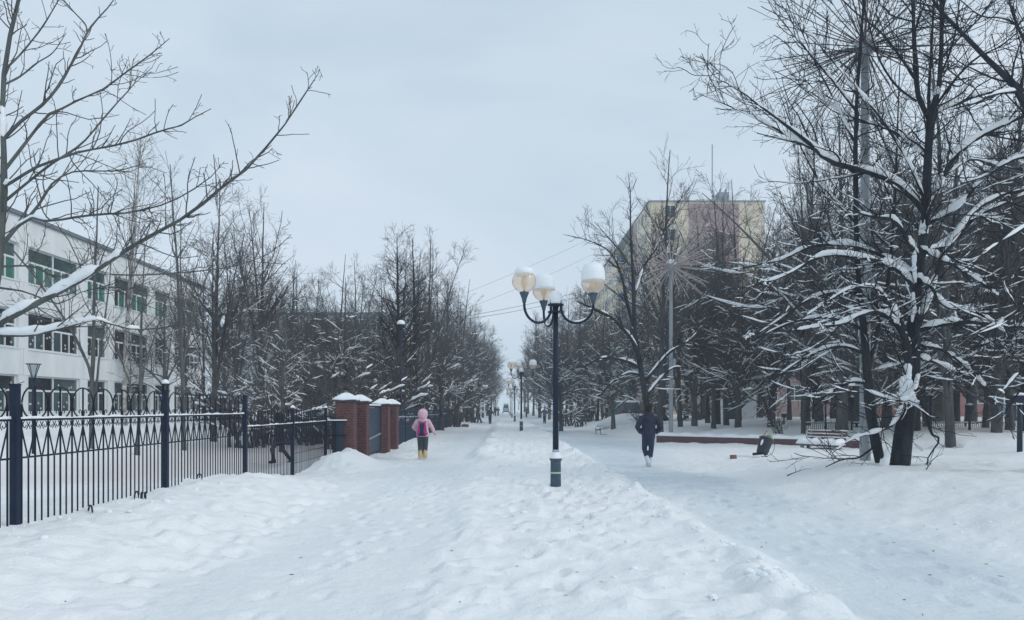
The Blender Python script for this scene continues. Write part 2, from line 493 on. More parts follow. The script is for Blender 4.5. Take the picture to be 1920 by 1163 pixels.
def height(x, y, detail=True):
    x = np.asarray(x, float); y = np.asarray(y, float)
    z = np.zeros_like(x)
    wob = 0.22 * fbm(x * 0 + 3.3, y, 3.1, 3, 5)
    wob2 = 0.22 * fbm(x * 0 + 9.1, y, 2.3, 3, 6)
    # left bank up to the fence
    left = ss(-2.75 + wob * .8, -4.75, x)
    z += hl(y) * left
    z += 0.34 * np.exp(-((x + 4.25) / .62) ** 2 - ((y - 19.9) / 1.1) ** 2)     # pile by the pillar
    # yard behind the fence
    yard = ss(-5.3, -6.9, x)
    yl = np.interp(y, [0, 12, 15, 40, 60], [.30, .26, -.08, -.02, .2])
    z += yard * (yl - hl(y)) * ss(80, 60, y)
    z += ss(-10.5, -21, x) * 1.32 * ss(90, 62, y)
    z += ss(-8, -30, x) * 0.5 * ss(62, 90, y)
    # centre strip with trodden ridge
    mid = ss(-1.25 + wob, -.45 + wob, x) * ss(2.75 + wob2 * .7, 2.2 + wob2 * .7, x)
    z += mid * (0.07 + 0.11 * ss(18, 34, y))
    rid = np.exp(-((x - 2.36 - wob2 * .7) / .26) ** 2) * (0.07 + 0.10 * fbm(x, y, .9, 3, 21))
    z += rid * ss(200, 60, y)
    rid2 = np.exp(-((x + .75 - wob) / .35) ** 2) * (0.07 + 0.07 * fbm(x, y, .9, 2, 22)) * ss(12, 24, y)
    z += rid2
    # right bank
    pr = np.interp(y, [0, 20, 27, 42, 60, 300], [5.0, 4.9, 5.6, 6.3, 5.6, 5.0])
    hr = np.interp(y, [0, 8, 13, 17.5, 20.5, 23, 30, 300], [.36, .42, .46, .44, .24, .07, .06, .06])
    z += hr * ss(pr + wob2, pr + 2.6 + wob2, x)
    far = ss(37, 46, y) * ss(pr + .2, pr + 2.5, x)
    z += far * .42
    # raised bed behind the low wall
    d = (x - WALL_A[0]) * _wn[0] + (y - WALL_A[1]) * _wn[1]
    al = (x - WALL_A[0]) * _wd[0] + (y - WALL_A[1]) * _wd[1]
    side = ss(-.5, .3, al)
    bed = ss(.25, .55, d) * side
    z += bed * (0.23 + .12 * ss(.2, 8, d)) * ss(44, 40, y)
    z += ss(14, 19, x) * .22 * ss(14, 24, y)
    z += ss(80, 200, y) * 0.3 * (1 - mid)
    if detail:
        pathm = np.maximum(ss(-2.95, -2.45, x - wob * .7) * ss(-.55, -1.15, x - wob), ss(2.5, 2.95, x - wob2 * .7) * ss(pr + .35, pr - .25, x - wob2))
        amp = 1 - 0.80 * pathm
        z += amp * (0.024 * fbm(x, y, 1.6, 3, 31) + 0.026 * fbm(x, y, .42, 3, 32))
        lum = np.clip(fbm(x, y, .30, 2, 33), 0.12, 1) - .12
        z += amp * 0.062 * lum * (mid * .9 + .35 + .9 * rid * 4)
        z += -0.032 * np.clip(fbm(x, y, .37, 2, 37) - .38, 0, 1) * (mid * 1.6 + .5) * (y < 60)
        z += amp * 0.020 * np.clip(fbm(x, y, .15, 2, 38), 0, 1) * (mid * .8 + .4) * (y < 45)
        z += pathm * 0.012 * fbm(x, y * .45, .7, 3, 34)
        bank = ss(.04, .2, hl(y) * left) * (x > -5.4)
        z += bank * (0.024 * fbm(x, y, .5, 3, 35) + .045 * np.clip(fbm(x, y, .26, 3, 36) - .15, 0, 1))
        z += np.exp(-((x + 4.25) / .8) ** 2 - ((y - 19.35) / 1.5) ** 2) * .07 * fbm(x, y, .35, 3, 39)
    return z


def hz(x, y):
    return float(height(np.array([x]), np.array([y]))[0])


def build_ground():
    xs = [-6.2]
    while xs[-1] > -260:
        xs.append(xs[-1] - max(.06, (abs(xs[-1]) - 6.2) * .07 + .055))
    xs = xs[::-1]
    x = -6.2
    while x < 9.5:
        x += .05; xs.append(x)
    while xs[-1] < 260:
        xs.append(xs[-1] + max(.06, (xs[-1] - 9.5) * .055 + .055))
    ys = [-14, -8, -4, -1, 1, 2.5]
    y = 3.6
    while y < 430:
        ys.append(y); y += max(.035, y * .0095)
    ys += [470, 540]
    # snap the wall's step with a finer pitch by leaving the jump to the wall piece itself
    X, Y = np.meshgrid(np.array(xs), np.array(ys))
    Z = height(X, Y)
    ny, nx = X.shape
    rp = np.random.default_rng(88)
    xa, ya = np.array(xs), np.array(ys)
    for tr in range(40):
        x0 = rp.choice([rp.uniform(-2.6, -1.0), rp.uniform(-.6, 2.1), rp.uniform(3.0, 5.0), rp.uniform(-3.9, -2.9)], p=[.25, .35, .25, .15])
        y0, dx = rp.uniform(5, 16), rp.normal() * .05
        dep = .028 if not (-.6 < x0 < 2.2) else .055
        for st_ in range(rp.integers(5, 16)):
            cy = y0 + st_ * .66 + rp.normal() * .04; cx = x0 + dx * st_ + (.10 if st_ % 2 else -.10) + rp.normal() * .03
            i0, i1 = np.searchsorted(xa, (cx - .22, cx + .22)); j0, j1 = np.searchsorted(ya, (cy - .32, cy + .32))
            if i1 <= i0 or j1 <= j0: continue
            gx_, gy_ = np.meshgrid(xa[i0:i1] - cx, ya[j0:j1] - cy)
            q = np.sqrt((gx_ / .075) ** 2 + (gy_ / .155) ** 2)
            Z[j0:j1, i0:i1] += dep * (-ss(1.25, .75, q) + .35 * np.exp(-((q - 1.5) / .3) ** 2))
    V = np.stack([X, Y, Z], -1)
    gy = np.gradient(V, axis=0); gx = np.gradient(V, axis=1)
    N = np.cross(gx, gy); N /= np.linalg.norm(N, axis=-1)[..., None]
    wob = 0.22 * fbm(X * 0 + 3.3, Y, 3.1, 3, 5); wob2 = 0.22 * fbm(X * 0 + 9.1, Y, 2.3, 3, 6)
    pr = np.interp(Y, [0, 20, 27, 42, 60, 300], [5.0, 4.9, 5.6, 6.3, 5.6, 5.0])
    pl = ss(-3.2, -2.3, X - wob * .7) * ss(-.3, -1.3, X - wob)
    pr_ = ss(2.35, 2.95, X - wob2 * .7) * ss(pr + .6, pr - .4, X - wob2)
    packed = np.maximum(pl * .38, pr_)
    packed *= .72 + .5 * fbm(X, Y * .4, 1.8, 3, 41)
    packed = np.clip(packed, 0, 1)
    sand = ss(-5.6, -6.8, X) * ss(-15, -10, X) * ss(14, 18, Y) * ss(45, 36, Y) * .62
    sand = sand + .05 * np.clip(fbm(X, Y, 1.1, 3, 44), 0, 1) * (X > -5)
    idx = np.arange(ny * nx).reshape(ny, nx)
    F = np.stack([idx[:-1, :-1], idx[:-1, 1:], idx[1:, 1:], idx[1:, :-1]], -1).reshape(-1, 4)
    cx = (X[:-1, :-1] + X[1:, 1:]).ravel() / 2
    cy = (Y[:-1, :-1] + Y[1:, 1:]).ravel() / 2
    cw = ((wob[:-1, :-1] + wob[1:, 1:]) / 2).ravel(); cw2 = ((wob2[:-1, :-1] + wob2[1:, 1:]) / 2).ravel()
    cpr = ((pr[:-1, :-1] + pr[1:, 1:]) / 2).ravel()
    r = np.zeros(len(F), int)
    r[(cx > -2.75 + cw * .7) & (cx < -.8 + cw)] = 1
    r[(cx > 2.65 + cw2 * .7) & (cx < cpr + cw2 + .1)] = 2
    r[(cx < -6.2) & (cx > -12.5) & (cy > 14) & (cy < 40)] = 3
    Vf, Nf, pf, sf = V.reshape(-1, 3), N.reshape(-1, 3), packed.ravel(), sand.ravel()
    for k, nm in enumerate(("snow_ground", "path", "path", "path")):
        f = F[r == k]
        u, inv = np.unique(f, return_inverse=True)
        me = grid_mesh(nm, Vf[u], inv.reshape(f.shape))
        for an, arr in (("packed", pf), ("sand", sf)):
            a = me.attributes.new(an, 'FLOAT', 'POINT')
            a.data.foreach_set("value", arr[u].astype(np.float32))
        me.normals_split_custom_set_from_vertices(Nf[u].tolist())
        tag(add(nm, me, M['ground']), kind='structure')


build_ground()


# ------------------------------------------------------------------ tree machinery (vectorised)
def resample(pts, k):
    pts = np.asarray(pts, float)
    # catmull-rom through points, even spacing
    p = np.concatenate([[2 * pts[0] - pts[1]], pts, [2 * pts[-1] - pts[-2]]])
    out = []
    for i in range(1, len(p) - 2):
        for t in np.linspace(0, 1, 8, endpoint=False):
            a, b, c, d = p[i - 1], p[i], p[i + 1], p[i + 2]
            out.append(0.5 * ((2 * b) + (-a + c) * t + (2 * a - 5 * b + 4 * c - d) * t * t + (-a + 3 * b - 3 * c + d) * t ** 3))
    out.append(pts[-1])
    out = np.array(out)
    s = np.concatenate([[0], np.cumsum(np.linalg.norm(np.diff(out, axis=0)[:, :3], axis=1))])
    q = np.linspace(0, s[-1], k)
    return np.stack([np.interp(q, s, out[:, j]) for j in range(out.shape[1])], 1)


def tubes_np(P_, R_, sides):
    N, K, _ = P_.shape
    t = np.gradient(P_, axis=1)
    t /= np.linalg.norm(t, axis=2)[..., None] + 1e-9
    m = t.mean(1)
    ref = np.where(np.abs(m[:, 2:3]) > .75, np.array([[0, 1.0, 0]]), np.array([[0, 0, 1.0]]))[:, None, :]
    u = np.cross(t, np.broadcast_to(ref, t.shape)); u /= np.linalg.norm(u, axis=2)[..., None] + 1e-6
    v = np.cross(u, t)
    a = np.linspace(0, 2 * np.pi, sides, endpoint=False)
    V = P_[:, :, None, :] + R_[:, :, None, None] * (np.cos(a)[None, None, :, None] * u[:, :, None, :] + np.sin(a)[None, None, :, None] * v[:, :, None, :])
    idx = np.arange(N * K * sides).reshape(N, K, sides)
    nx = np.roll(idx, -1, axis=2)
    F = np.stack([idx[:, :-1], nx[:, :-1], nx[:, 1:], idx[:, 1:]], -1).reshape(-1, 4)
    return V.reshape(-1, 3), F


def join_np(parts):
    Vs, Fs, n = [], [], 0
    for V, F in parts:
        Vs.append(V); Fs.append(F + n); n += len(V)
    return np.concatenate(Vs), np.concatenate(Fs)


def spawn(rng, P_, R_, dens, t0, t1, ang, length, K, up, wig, rf, rmin, tl=.5, rcap=1.0, tip=.35, bias=None):
    N, K0, _ = P_.shape
    Ls = np.linalg.norm(np.diff(P_, axis=1), axis=2).sum(1)
    cnt = rng.poisson(dens * Ls * (t1 - t0))
    idx = np.repeat(np.arange(N), cnt)
    n = len(idx)
    if n == 0: return np.zeros((0, K, 3)), np.zeros((0, K))
    t = rng.uniform(t0, t1, n)
    f = t * (K0 - 1); i = np.minimum(f.astype(int), K0 - 2); w = (f - i)[:, None]
    a, b = P_[idx, i], P_[idx, i + 1]
    pos = a * (1 - w) + b * w
    tan = b - a; tan /= np.linalg.norm(tan, axis=1)[:, None] + 1e-9
    rad = R_[idx, i] * (1 - w[:, 0]) + R_[idx, i + 1] * w[:, 0]
    rv = rng.normal(size=(n, 3))
    if bias is not None: rv = rv + np.array(bias)
    rv -= (rv * tan).sum(1)[:, None] * tan
    rv /= np.linalg.norm(rv, axis=1)[:, None] + 1e-9
    an = np.radians(rng.uniform(ang[0], ang[1], n))[:, None]
    d = np.cos(an) * tan + np.sin(an) * rv
    ln = rng.uniform(length[0], length[1], n) * (1 - tl * (t - t0) / max(t1 - t0, 1e-6))
    C = np.zeros((n, K, 3)); C[:, 0] = pos
    st = (ln / (K - 1))[:, None]
    for k in range(1, K):
        d = d + rng.normal(size=(n, 3)) * wig
        d[:, 2] += up
        d /= np.linalg.norm(d, axis=1)[:, None]
        C[:, k] = C[:, k - 1] + d * st
    r0 = np.minimum(rad * rf, rcap)
    r0 = np.minimum(r0, ln * .03 + .004)
    RR = np.maximum(r0[:, None] * np.linspace(1, tip, K)[None, :], rmin)
    return C, RR


def snow_np(rng, P_, R_, prob, thick, span=(.3, .8), K=7, zmax=.82, wide=1.15, lump=.25):
    N, K0, _ = P_.shape
    pick = rng.uniform(size=N) < prob
    idx = np.nonzero(pick)[0]
    if len(idx) == 0: return np.zeros((0, K, 3)), np.zeros((0, K))
    n = len(idx)
    sp = rng.uniform(span[0], span[1], n)
    t0 = rng.uniform(0, 1, n) * (1 - sp)
    t = t0[:, None] + sp[:, None] * np.linspace(0, 1, K)[None, :]
    f = t * (K0 - 1); i = np.minimum(f.astype(int), K0 - 2); w = f - i
    a = P_[idx[:, None], i]; b = P_[idx[:, None], i + 1]
    pos = a * (1 - w[..., None]) + b * w[..., None]
    rad = R_[idx[:, None], i] * (1 - w) + R_[idx[:, None], i + 1] * w
    tn = b - a; tn /= np.linalg.norm(tn, axis=2)[..., None] + 1e-9
    flat = np.clip((zmax - np.abs(tn[..., 2])) / zmax, 0, 1)
    u_ = np.linspace(0, 1, K)
    env = (np.minimum(1, np.minimum(u_, 1 - u_) * 3.6 + .08) ** .7)[None, :]
    rs = (rad * wide + thick * (1 + 1.5 * lump * rng.normal(size=rad.shape))) * env * np.sqrt(flat)
    rs = np.clip(rs, .0015, None)
    pos = pos.copy()
    pos[..., 2] += rad * .35 + rs * .55
    keep = flat.mean(1) > .22
    return pos[keep], rs[keep]


def finish_tree(name, root, stems, limbs, crowns, snows, bark, twig, sides=(9, 6, 3, 3)):
    """trunk = stems + limbs, crown = branches and twigs, snow = snow lying on them"""
    rg_ = np.random.default_rng(len(stems[0][0]) * 7 + 1)
    rough = lambda r: r * (1 + .07 * rg_.normal(size=r.shape))
    V, F = join_np([tubes_np(p, rough(r), sides[0] if k == 0 else sides[1]) for k, (p, r) in enumerate(stems + limbs) if len(p)])
    add("trunk", grid_mesh(name + "_trunk", V, F), bark, root)
    cs = [tubes_np(p, r, sides[2] if k == 0 else sides[3]) for k, (p, r) in enumerate(crowns) if len(p)]
    if cs:
        V, F = join_np(cs)
        add("crown", grid_mesh(name + "_crown", V, F), twig, root)
    sn = [tubes_np(p, r, 6) for p, r in snows if len(p)]
    if sn:
        V, F = join_np(sn)
        tag(add("snow", grid_mesh(name + "_snow", V, F), M['snow'], root), kind='stuff')
    return root


def stem_line(rng, H, lean=(0, 0), wob=.12, r=.14, K=12, rt=.012, base=(0, 0, 0), power=1.0):
    z = np.linspace(0, 1, K)
    x = base[0] + lean[0] * z ** 1.4 + np.cumsum(rng.normal(size=K)) * wob * .12
    y = base[1] + lean[1] * z ** 1.4 + np.cumsum(rng.normal(size=K)) * wob * .12
    x -= x[0] - base[0]; y -= y[0] - base[1]
    p = np.stack([x, y, base[2] + z * H], 1)
    rr = rt + (r - rt) * (1 - z) ** power
    rr[0] *= 1.25
    return p[None], rr[None]


def cat(*pr):
    """concatenate (P,R) arrays of equal K"""
    pr = [q for q in pr if len(q[0])]
    return np.concatenate([q[0] for q in pr]), np.concatenate([q[1] for q in pr])


def make_tree(kind, seed, H=11.0):
    rng = np.random.default_rng(seed)
    root = empty("bare_tree", (0, 0, -50))
    bark, twig = M['bark'], M['twig']
    snows = []
    if kind == 'upright':
        st = [stem_line(rng, H, rng.normal(size=2) * .4, r=.13)]
        for _ in range(rng.integers(1, 4)):
            h0 = H * rng.uniform(.12, .4)
            st.append(stem_line(rng, (H - h0) * rng.uniform(.7, .95), rng.normal(size=2) * 1.3, r=.075, base=tuple(st[0][0][0, int(h0 / H * 11)])))
        S = cat(*st)
        B1 = spawn(rng, *S, 3.0, .16, .97, (30, 62), (1.8, 4.0), 8, .075, .11, .5, .007, tl=.66, rcap=.045)
        B2 = spawn(rng, *B1, 3.6, .15, 1, (25, 55), (.6, 1.3), 5, .06, .12, .55, .006, rcap=.016)
        B3 = spawn(rng, *B2, 7.5, .1, 1, (25, 60), (.2, .55), 3, .03, .12, .6, .0048, rcap=.008)
        low = B1[0][:, 0, 2] < H * .55
        snows = [snow_np(rng, B1[0][low], B1[1][low], .85, .013, (.25, .75)), snow_np(rng, *B2, .28, .010, (.3, .8))]
        crowns = [B1, B2, B3]
        limbs = []
    elif kind == 'cone':       # dense twiggy cone, dark
        S = stem_line(rng, H, rng.normal(size=2) * .2, r=.17)
        B1 = spawn(rng, *S, 8.5, .10, .98, (38, 68), (2.0, 3.5), 6, .09, .10, .42, .007, tl=.80, rcap=.045)
        B2 = spawn(rng, *B1, 4.4, .1, 1, (25, 60), (.5, 1.1), 4, .05, .12, .55, .0055, rcap=.014)
        B3 = spawn(rng, *B2, 8.0, .1, 1, (25, 60), (.2, .5), 3, .03, .12, .6, .0048, rcap=.008)
        low = B1[0][:, 0, 2] < H * .62
        snows = [snow_np(rng, B1[0][low], B1[1][low], .75, .018, (.25, .7)), snow_np(rng, *B2, .17, .012, (.4, .9))]
        crowns = [B1, B2, B3]; limbs = []
    elif kind == 'spread':     # wide, snow laden lower boughs
        st = [stem_line(rng, H, rng.normal(size=2) * .6, r=.16)]
        for _ in range(3):
            h0 = H * rng.uniform(.08, .3)
            st.append(stem_line(rng, (H - h0) * rng.uniform(.5, .85), rng.normal(size=2) * 2.2, r=.085, base=tuple(st[0][0][0, int(h0 / H * 11)])))
        S = cat(*st)
        Lb = spawn(rng, *S, 1.7, .10, .8, (45, 85), (2.2, 4.6), 9, .05, .13, .5, .014, tl=.55, rcap=.06)
        B1 = spawn(rng, *Lb, 2.4, .2, 1, (25, 65), (.9, 2.0), 6, .03, .14, .6, .008, rcap=.024)
        B0 = spawn(rng, *S, 2.0, .3, .98, (30, 60), (1.2, 2.8), 6, .08, .1, .45, .008, tl=.6, rcap=.04)
        B1 = cat(B1, B0)
        B2 = spawn(rng, *B1, 4.0, .1, 1, (25, 60), (.4, 1.0), 4, .01, .14, .55, .0055, rcap=.014)
        B3 = spawn(rng, *B2, 7.0, .1, 1, (25, 60), (.18, .45), 3, 0, .12, .6, .0048, rcap=.008)
        lo1 = B1[0][:, 0, 2] < H * .62
        snows = [snow_np(rng, *Lb, .95, .030, (.55, .95), 9), snow_np(rng, B1[0][lo1], B1[1][lo1], .75, .020, (.4, .9)),
                 snow_np(rng, *B2, .30, .012, (.5, .9))]
        crowns = [B1, B2, B3]; limbs = [Lb]
    elif kind == 'birch':
        bark, twig = M['birch'], M['twig_brown']
        st = [stem_line(rng, H, rng.normal(size=2) * .3, r=.11)]
        for _ in range(2):
            h0 = H * rng.uniform(.25, .45)
            st.append(stem_line(rng, (H - h0) * rng.uniform(.8, .95), rng.normal(size=2) * .9, r=.05, base=tuple(st[0][0][0, int(h0 / H * 11)])))
        S = cat(*st)
        B1 = spawn(rng, *S, 2.6, .3, .97, (22, 45), (1.8, 3.2), 7, .07, .07, .42, .007, tl=.6, rcap=.03)
        B2 = spawn(rng, *B1, 3.5, .15, 1, (25, 50), (.5, 1.3), 6, -.10, .08, .5, .005, rcap=.01)
        B3 = spawn(rng, *B2, 6.0, .1, 1, (20, 50), (.25, .6), 4, -.18, .08, .6, .0042, rcap=.006)
        crowns = [B1, B2, B3]; limbs = []
    elif kind == 'shrub':
        S = cat(*[stem_line(rng, H * rng.uniform(.6, 1), rng.normal(size=2) * H * .35, r=.03, K=8, rt=.006,
                            base=(rng.normal() * .15, rng.normal() * .15, 0)) for _ in range(12)])
        B1 = spawn(rng, *S, 5, .15, 1, (25, 60), (.4, 1.0), 5, .04, .12, .6, .006, rcap=.014)
        B2 = spawn(rng, *B1, 7, .1, 1, (25, 60), (.2, .45), 3, .0, .12, .6, .0045, rcap=.008)
        snows = [snow_np(rng, *S, .7, .02, (.3, .7)), snow_np(rng, *B1, .6, .026, (.4, .9))]
        crowns = [B1, B2]; limbs = []
    elif kind == 'thin':       # young slender tree
        st = [stem_line(rng, H, rng.normal(size=2) * .5, r=.07)]
        for _ in range(2):
            h0 = H * rng.uniform(.1, .35)
            st.append(stem_line(rng, (H - h0) * rng.uniform(.6, .9), rng.normal(size=2) * 1.1, r=.04, base=tuple(st[0][0][0, int(h0 / H * 11)])))
        S = cat(*st)
        B1 = spawn(rng, *S, 2.2, .25, .97, (25, 50), (1.0, 2.2), 7, .09, .09, .45, .006, tl=.6, rcap=.02)
        B2 = spawn(rng, *B1, 3.0, .15, 1, (25, 55), (.4, .9), 4, .05, .12, .5, .005, rcap=.01)
        B3 = spawn(rng, *B2, 4.0, .1, 1, (25, 60), (.15, .4), 3, .02, .12, .6, .004, rcap=.006)
        snows = [snow_np(rng, *B1, .22, .012, (.2, .5))]
        crowns = [B1, B2, B3]; limbs = []
        bark, twig = M['bark_grey'], M['twig_grey']
    finish_tree(kind, root, [S], limbs, crowns, snows, bark, twig, sides=(7, 5, 4, 3))
    top = max(v.co.z for v in root.children[1].data.vertices)
    root['_top'] = float(top)
    return root


PROTO, USED = {}, set()
KINDS = {'upright': (11, 4), 'cone': (10, 2), 'spread': (9, 4), 'birch': (12, 1), 'shrub': (1.6, 2), 'thin': (7, 2)}
for kd, (H, n) in KINDS.items():
    for i in range(n):
        PROTO[kd, i] = make_tree(kd, 100 + hash_seed if False else 100 * (list(KINDS).index(kd) + 1) + i, H)


def plant(kind, var, X, Y, top_z, label, group=None, cat_='tree', rz=None, sxy=None, name=None, tint=None):
    p = PROTO[kind, var % KINDS[kind][1]]
    z0 = hz(X, Y) - .06
    s = (top_z - z0) / p['_top']
    sc = (sxy or s, sxy or s, s)
    rz = rnd.uniform(0, 6.28) if rz is None else rz
    key = (kind, var % KINDS[kind][1])
    if key not in USED:
        USED.add(key)
        o = p
        o.location = (X, Y, z0); o.rotation_euler = (0, 0, rz); o.scale = sc
    else:
        o = dup(p, (X, Y, z0), rz=rz, scale=sc)
    if tint:
        for ch in o.children:
            if ch.name.startswith(('trunk', 'crown')):
                ch.material_slots[0].link = 'OBJECT'
                ch.material_slots[0].material = M[tint[0]] if ch.name.startswith('trunk') else M[tint[1]]
    if name: o.name = name
    for k in ('label', 'group'):
        if k in o.keys(): del o[k]
    return tag(o, label, cat_, group)


def plant_px(kind, var, px, Y, top_py, label, **k):
    X = (px - VX) / FPX * Y
    return plant(kind, var, X, Y, EYE + (VY - top_py) / FPX * Y, label, **k)


# ------------------------------------------------------------------ hero trees, limb by limb
def hero(label, base_px, Y, stems, limbs, bark, twig, seed, spec, snow_spec, group=None, name='bare_tree', wk=1.0):
    """stems/limbs: lists of [(px, py, width_px[, dY])...]"""
    rng = np.random.default_rng(seed)
    b = P(*base_px, Y)
    root = empty(name, b, label, 'tree', group)

    def conv(line, K):
        pts = []
        for q in line:
            yy = Y + (q[3] if len(q) > 3 else 0)
            pts.append(np.append(P(q[0], q[1], yy) - b, q[2] * wk / 2 / FPX * Y))
        r = resample(pts, K)
        return r[:, :3], np.maximum(r[:, 3], .003)

    def wig(p, r):
        n = len(p)
        q = p.copy()
        q += np.stack([np.convolve(rng.normal(size=n + 2), [.3, .4, .3], 'valid') for _ in range(3)], 1) * (r[:, None] * .35) * np.linspace(0, 1, n)[:, None].clip(0, .6)
        return q
    S = [conv(l, 18) for l in stems]
    S = (np.stack([s[0] for s in S]), np.stack([s[1] for s in S]))
    Lb = [conv(l, 16) for l in limbs]
    Lb = (np.stack([wig(*l) for l in Lb]), np.stack([l[1] for l in Lb]))
    crowns, extra = spec(rng, S, Lb)
    snows = snow_spec(rng, S, Lb, crowns, extra)
    finish_tree('hero%d' % seed, root, [S], [Lb] + extra, crowns, snows, bark, twig, sides=(12, 8, 5, 3))
    return root


# --- maple-like tree at the left edge, boughs reaching over the fence
def spec_left(rng, S, Lb):
    A = cat_k(S, Lb)
    B1 = spawn(rng, *A, 6.2, .15, .97, (28, 60), (.25, .9), 7, .05, .13, .55, .0036, tl=.45, rcap=.008, tip=.5)
    B1b = spawn(rng, *Lb, 6.0, .35, 1, (30, 70), (.10, .32), 5, .07, .22, .6, .0034, rcap=.006, tip=.6)
    B2 = spawn(rng, *B1, 6.5, .2, 1, (30, 70), (.07, .24), 5, .05, .2, .7, .0028, rcap=.0045, tip=.6)
    B2b = spawn(rng, *B1b, 6.0, .3, 1, (30, 75), (.05, .14), 5, .06, .25, .7, .0028, rcap=.004, tip=.6)
    B2 = cat(B2, B2b)
    B3 = spawn(rng, *B2, 13.0, .6, 1, (30, 80), (.03, .09), 3, -.10, .25, .8, .0024, rcap=.0034, tip=.8)
    return [cat(B1), B1b, B2, B3], []


def cat_k(S, Lb, K=16):
    def rs(A):
        p, r = A
        t = np.linspace(0, 1, K); t0 = np.linspace(0, 1, p.shape[1])
        return (np.stack([np.stack([np.interp(t, t0, q[:, j]) for j in range(3)], 1) for q in p]),
                np.stack([np.interp(t, t0, q) for q in r]))
    a, b = rs(S), rs(Lb)
    return np.concatenate([a[0], b[0]]), np.concatenate([a[1], b[1]])


def snow_on(Pl, t0, t1, th, K=12, rng=R, lump=.32):
    """lumpy snow along one limb between parameters t0..t1"""
    p, r = Pl
    K = K * 2
    t = np.linspace(t0, t1, K); tt = np.linspace(0, 1, len(p))
    q = np.stack([np.interp(t, tt, p[:, j]) for j in range(3)], 1); rr = np.interp(t, tt, r)
    u = np.linspace(0, 1, K)
    env = np.minimum(1, np.minimum(u, 1 - u) * 4.5 + .05) ** .7
    lm = 1 + lump * (np.convolve(rng.normal(size=K + 4), [.15, .25, .3, .25, .15], 'valid') * 1.7 + .35 * rng.normal(size=K))
    rs = (rr * .80 + th * lm).clip(.004) * env
    q[:, 2] += rr * .50 + rs * .50
    return q[None], rs[None]


def snow_left(rng, S, Lb, crowns, extra):
    L = lambda i: (Lb[0][i], Lb[1][i])
    return [snow_on(L(0), .0, .17, .030, 14, rng, .15), snow_on(L(0), .17, .33, .028, 9, rng), snow_on(L(0), .335, .385, .022, 7, rng),
            snow_on(L(1), .0, .62, .030, 16, rng), snow_on(L(1), .66, .72, .02, 6, rng), snow_on(L(2), .10, .30, .012, 8, rng),
            snow_on(L(5), 0, .05, .018, 6, rng), snow_on((S[0][0], S[1][0]), .60, .66, .02, 6, rng),
            snow_np(rng, *crowns[0], .06, .006, (.1, .3))]


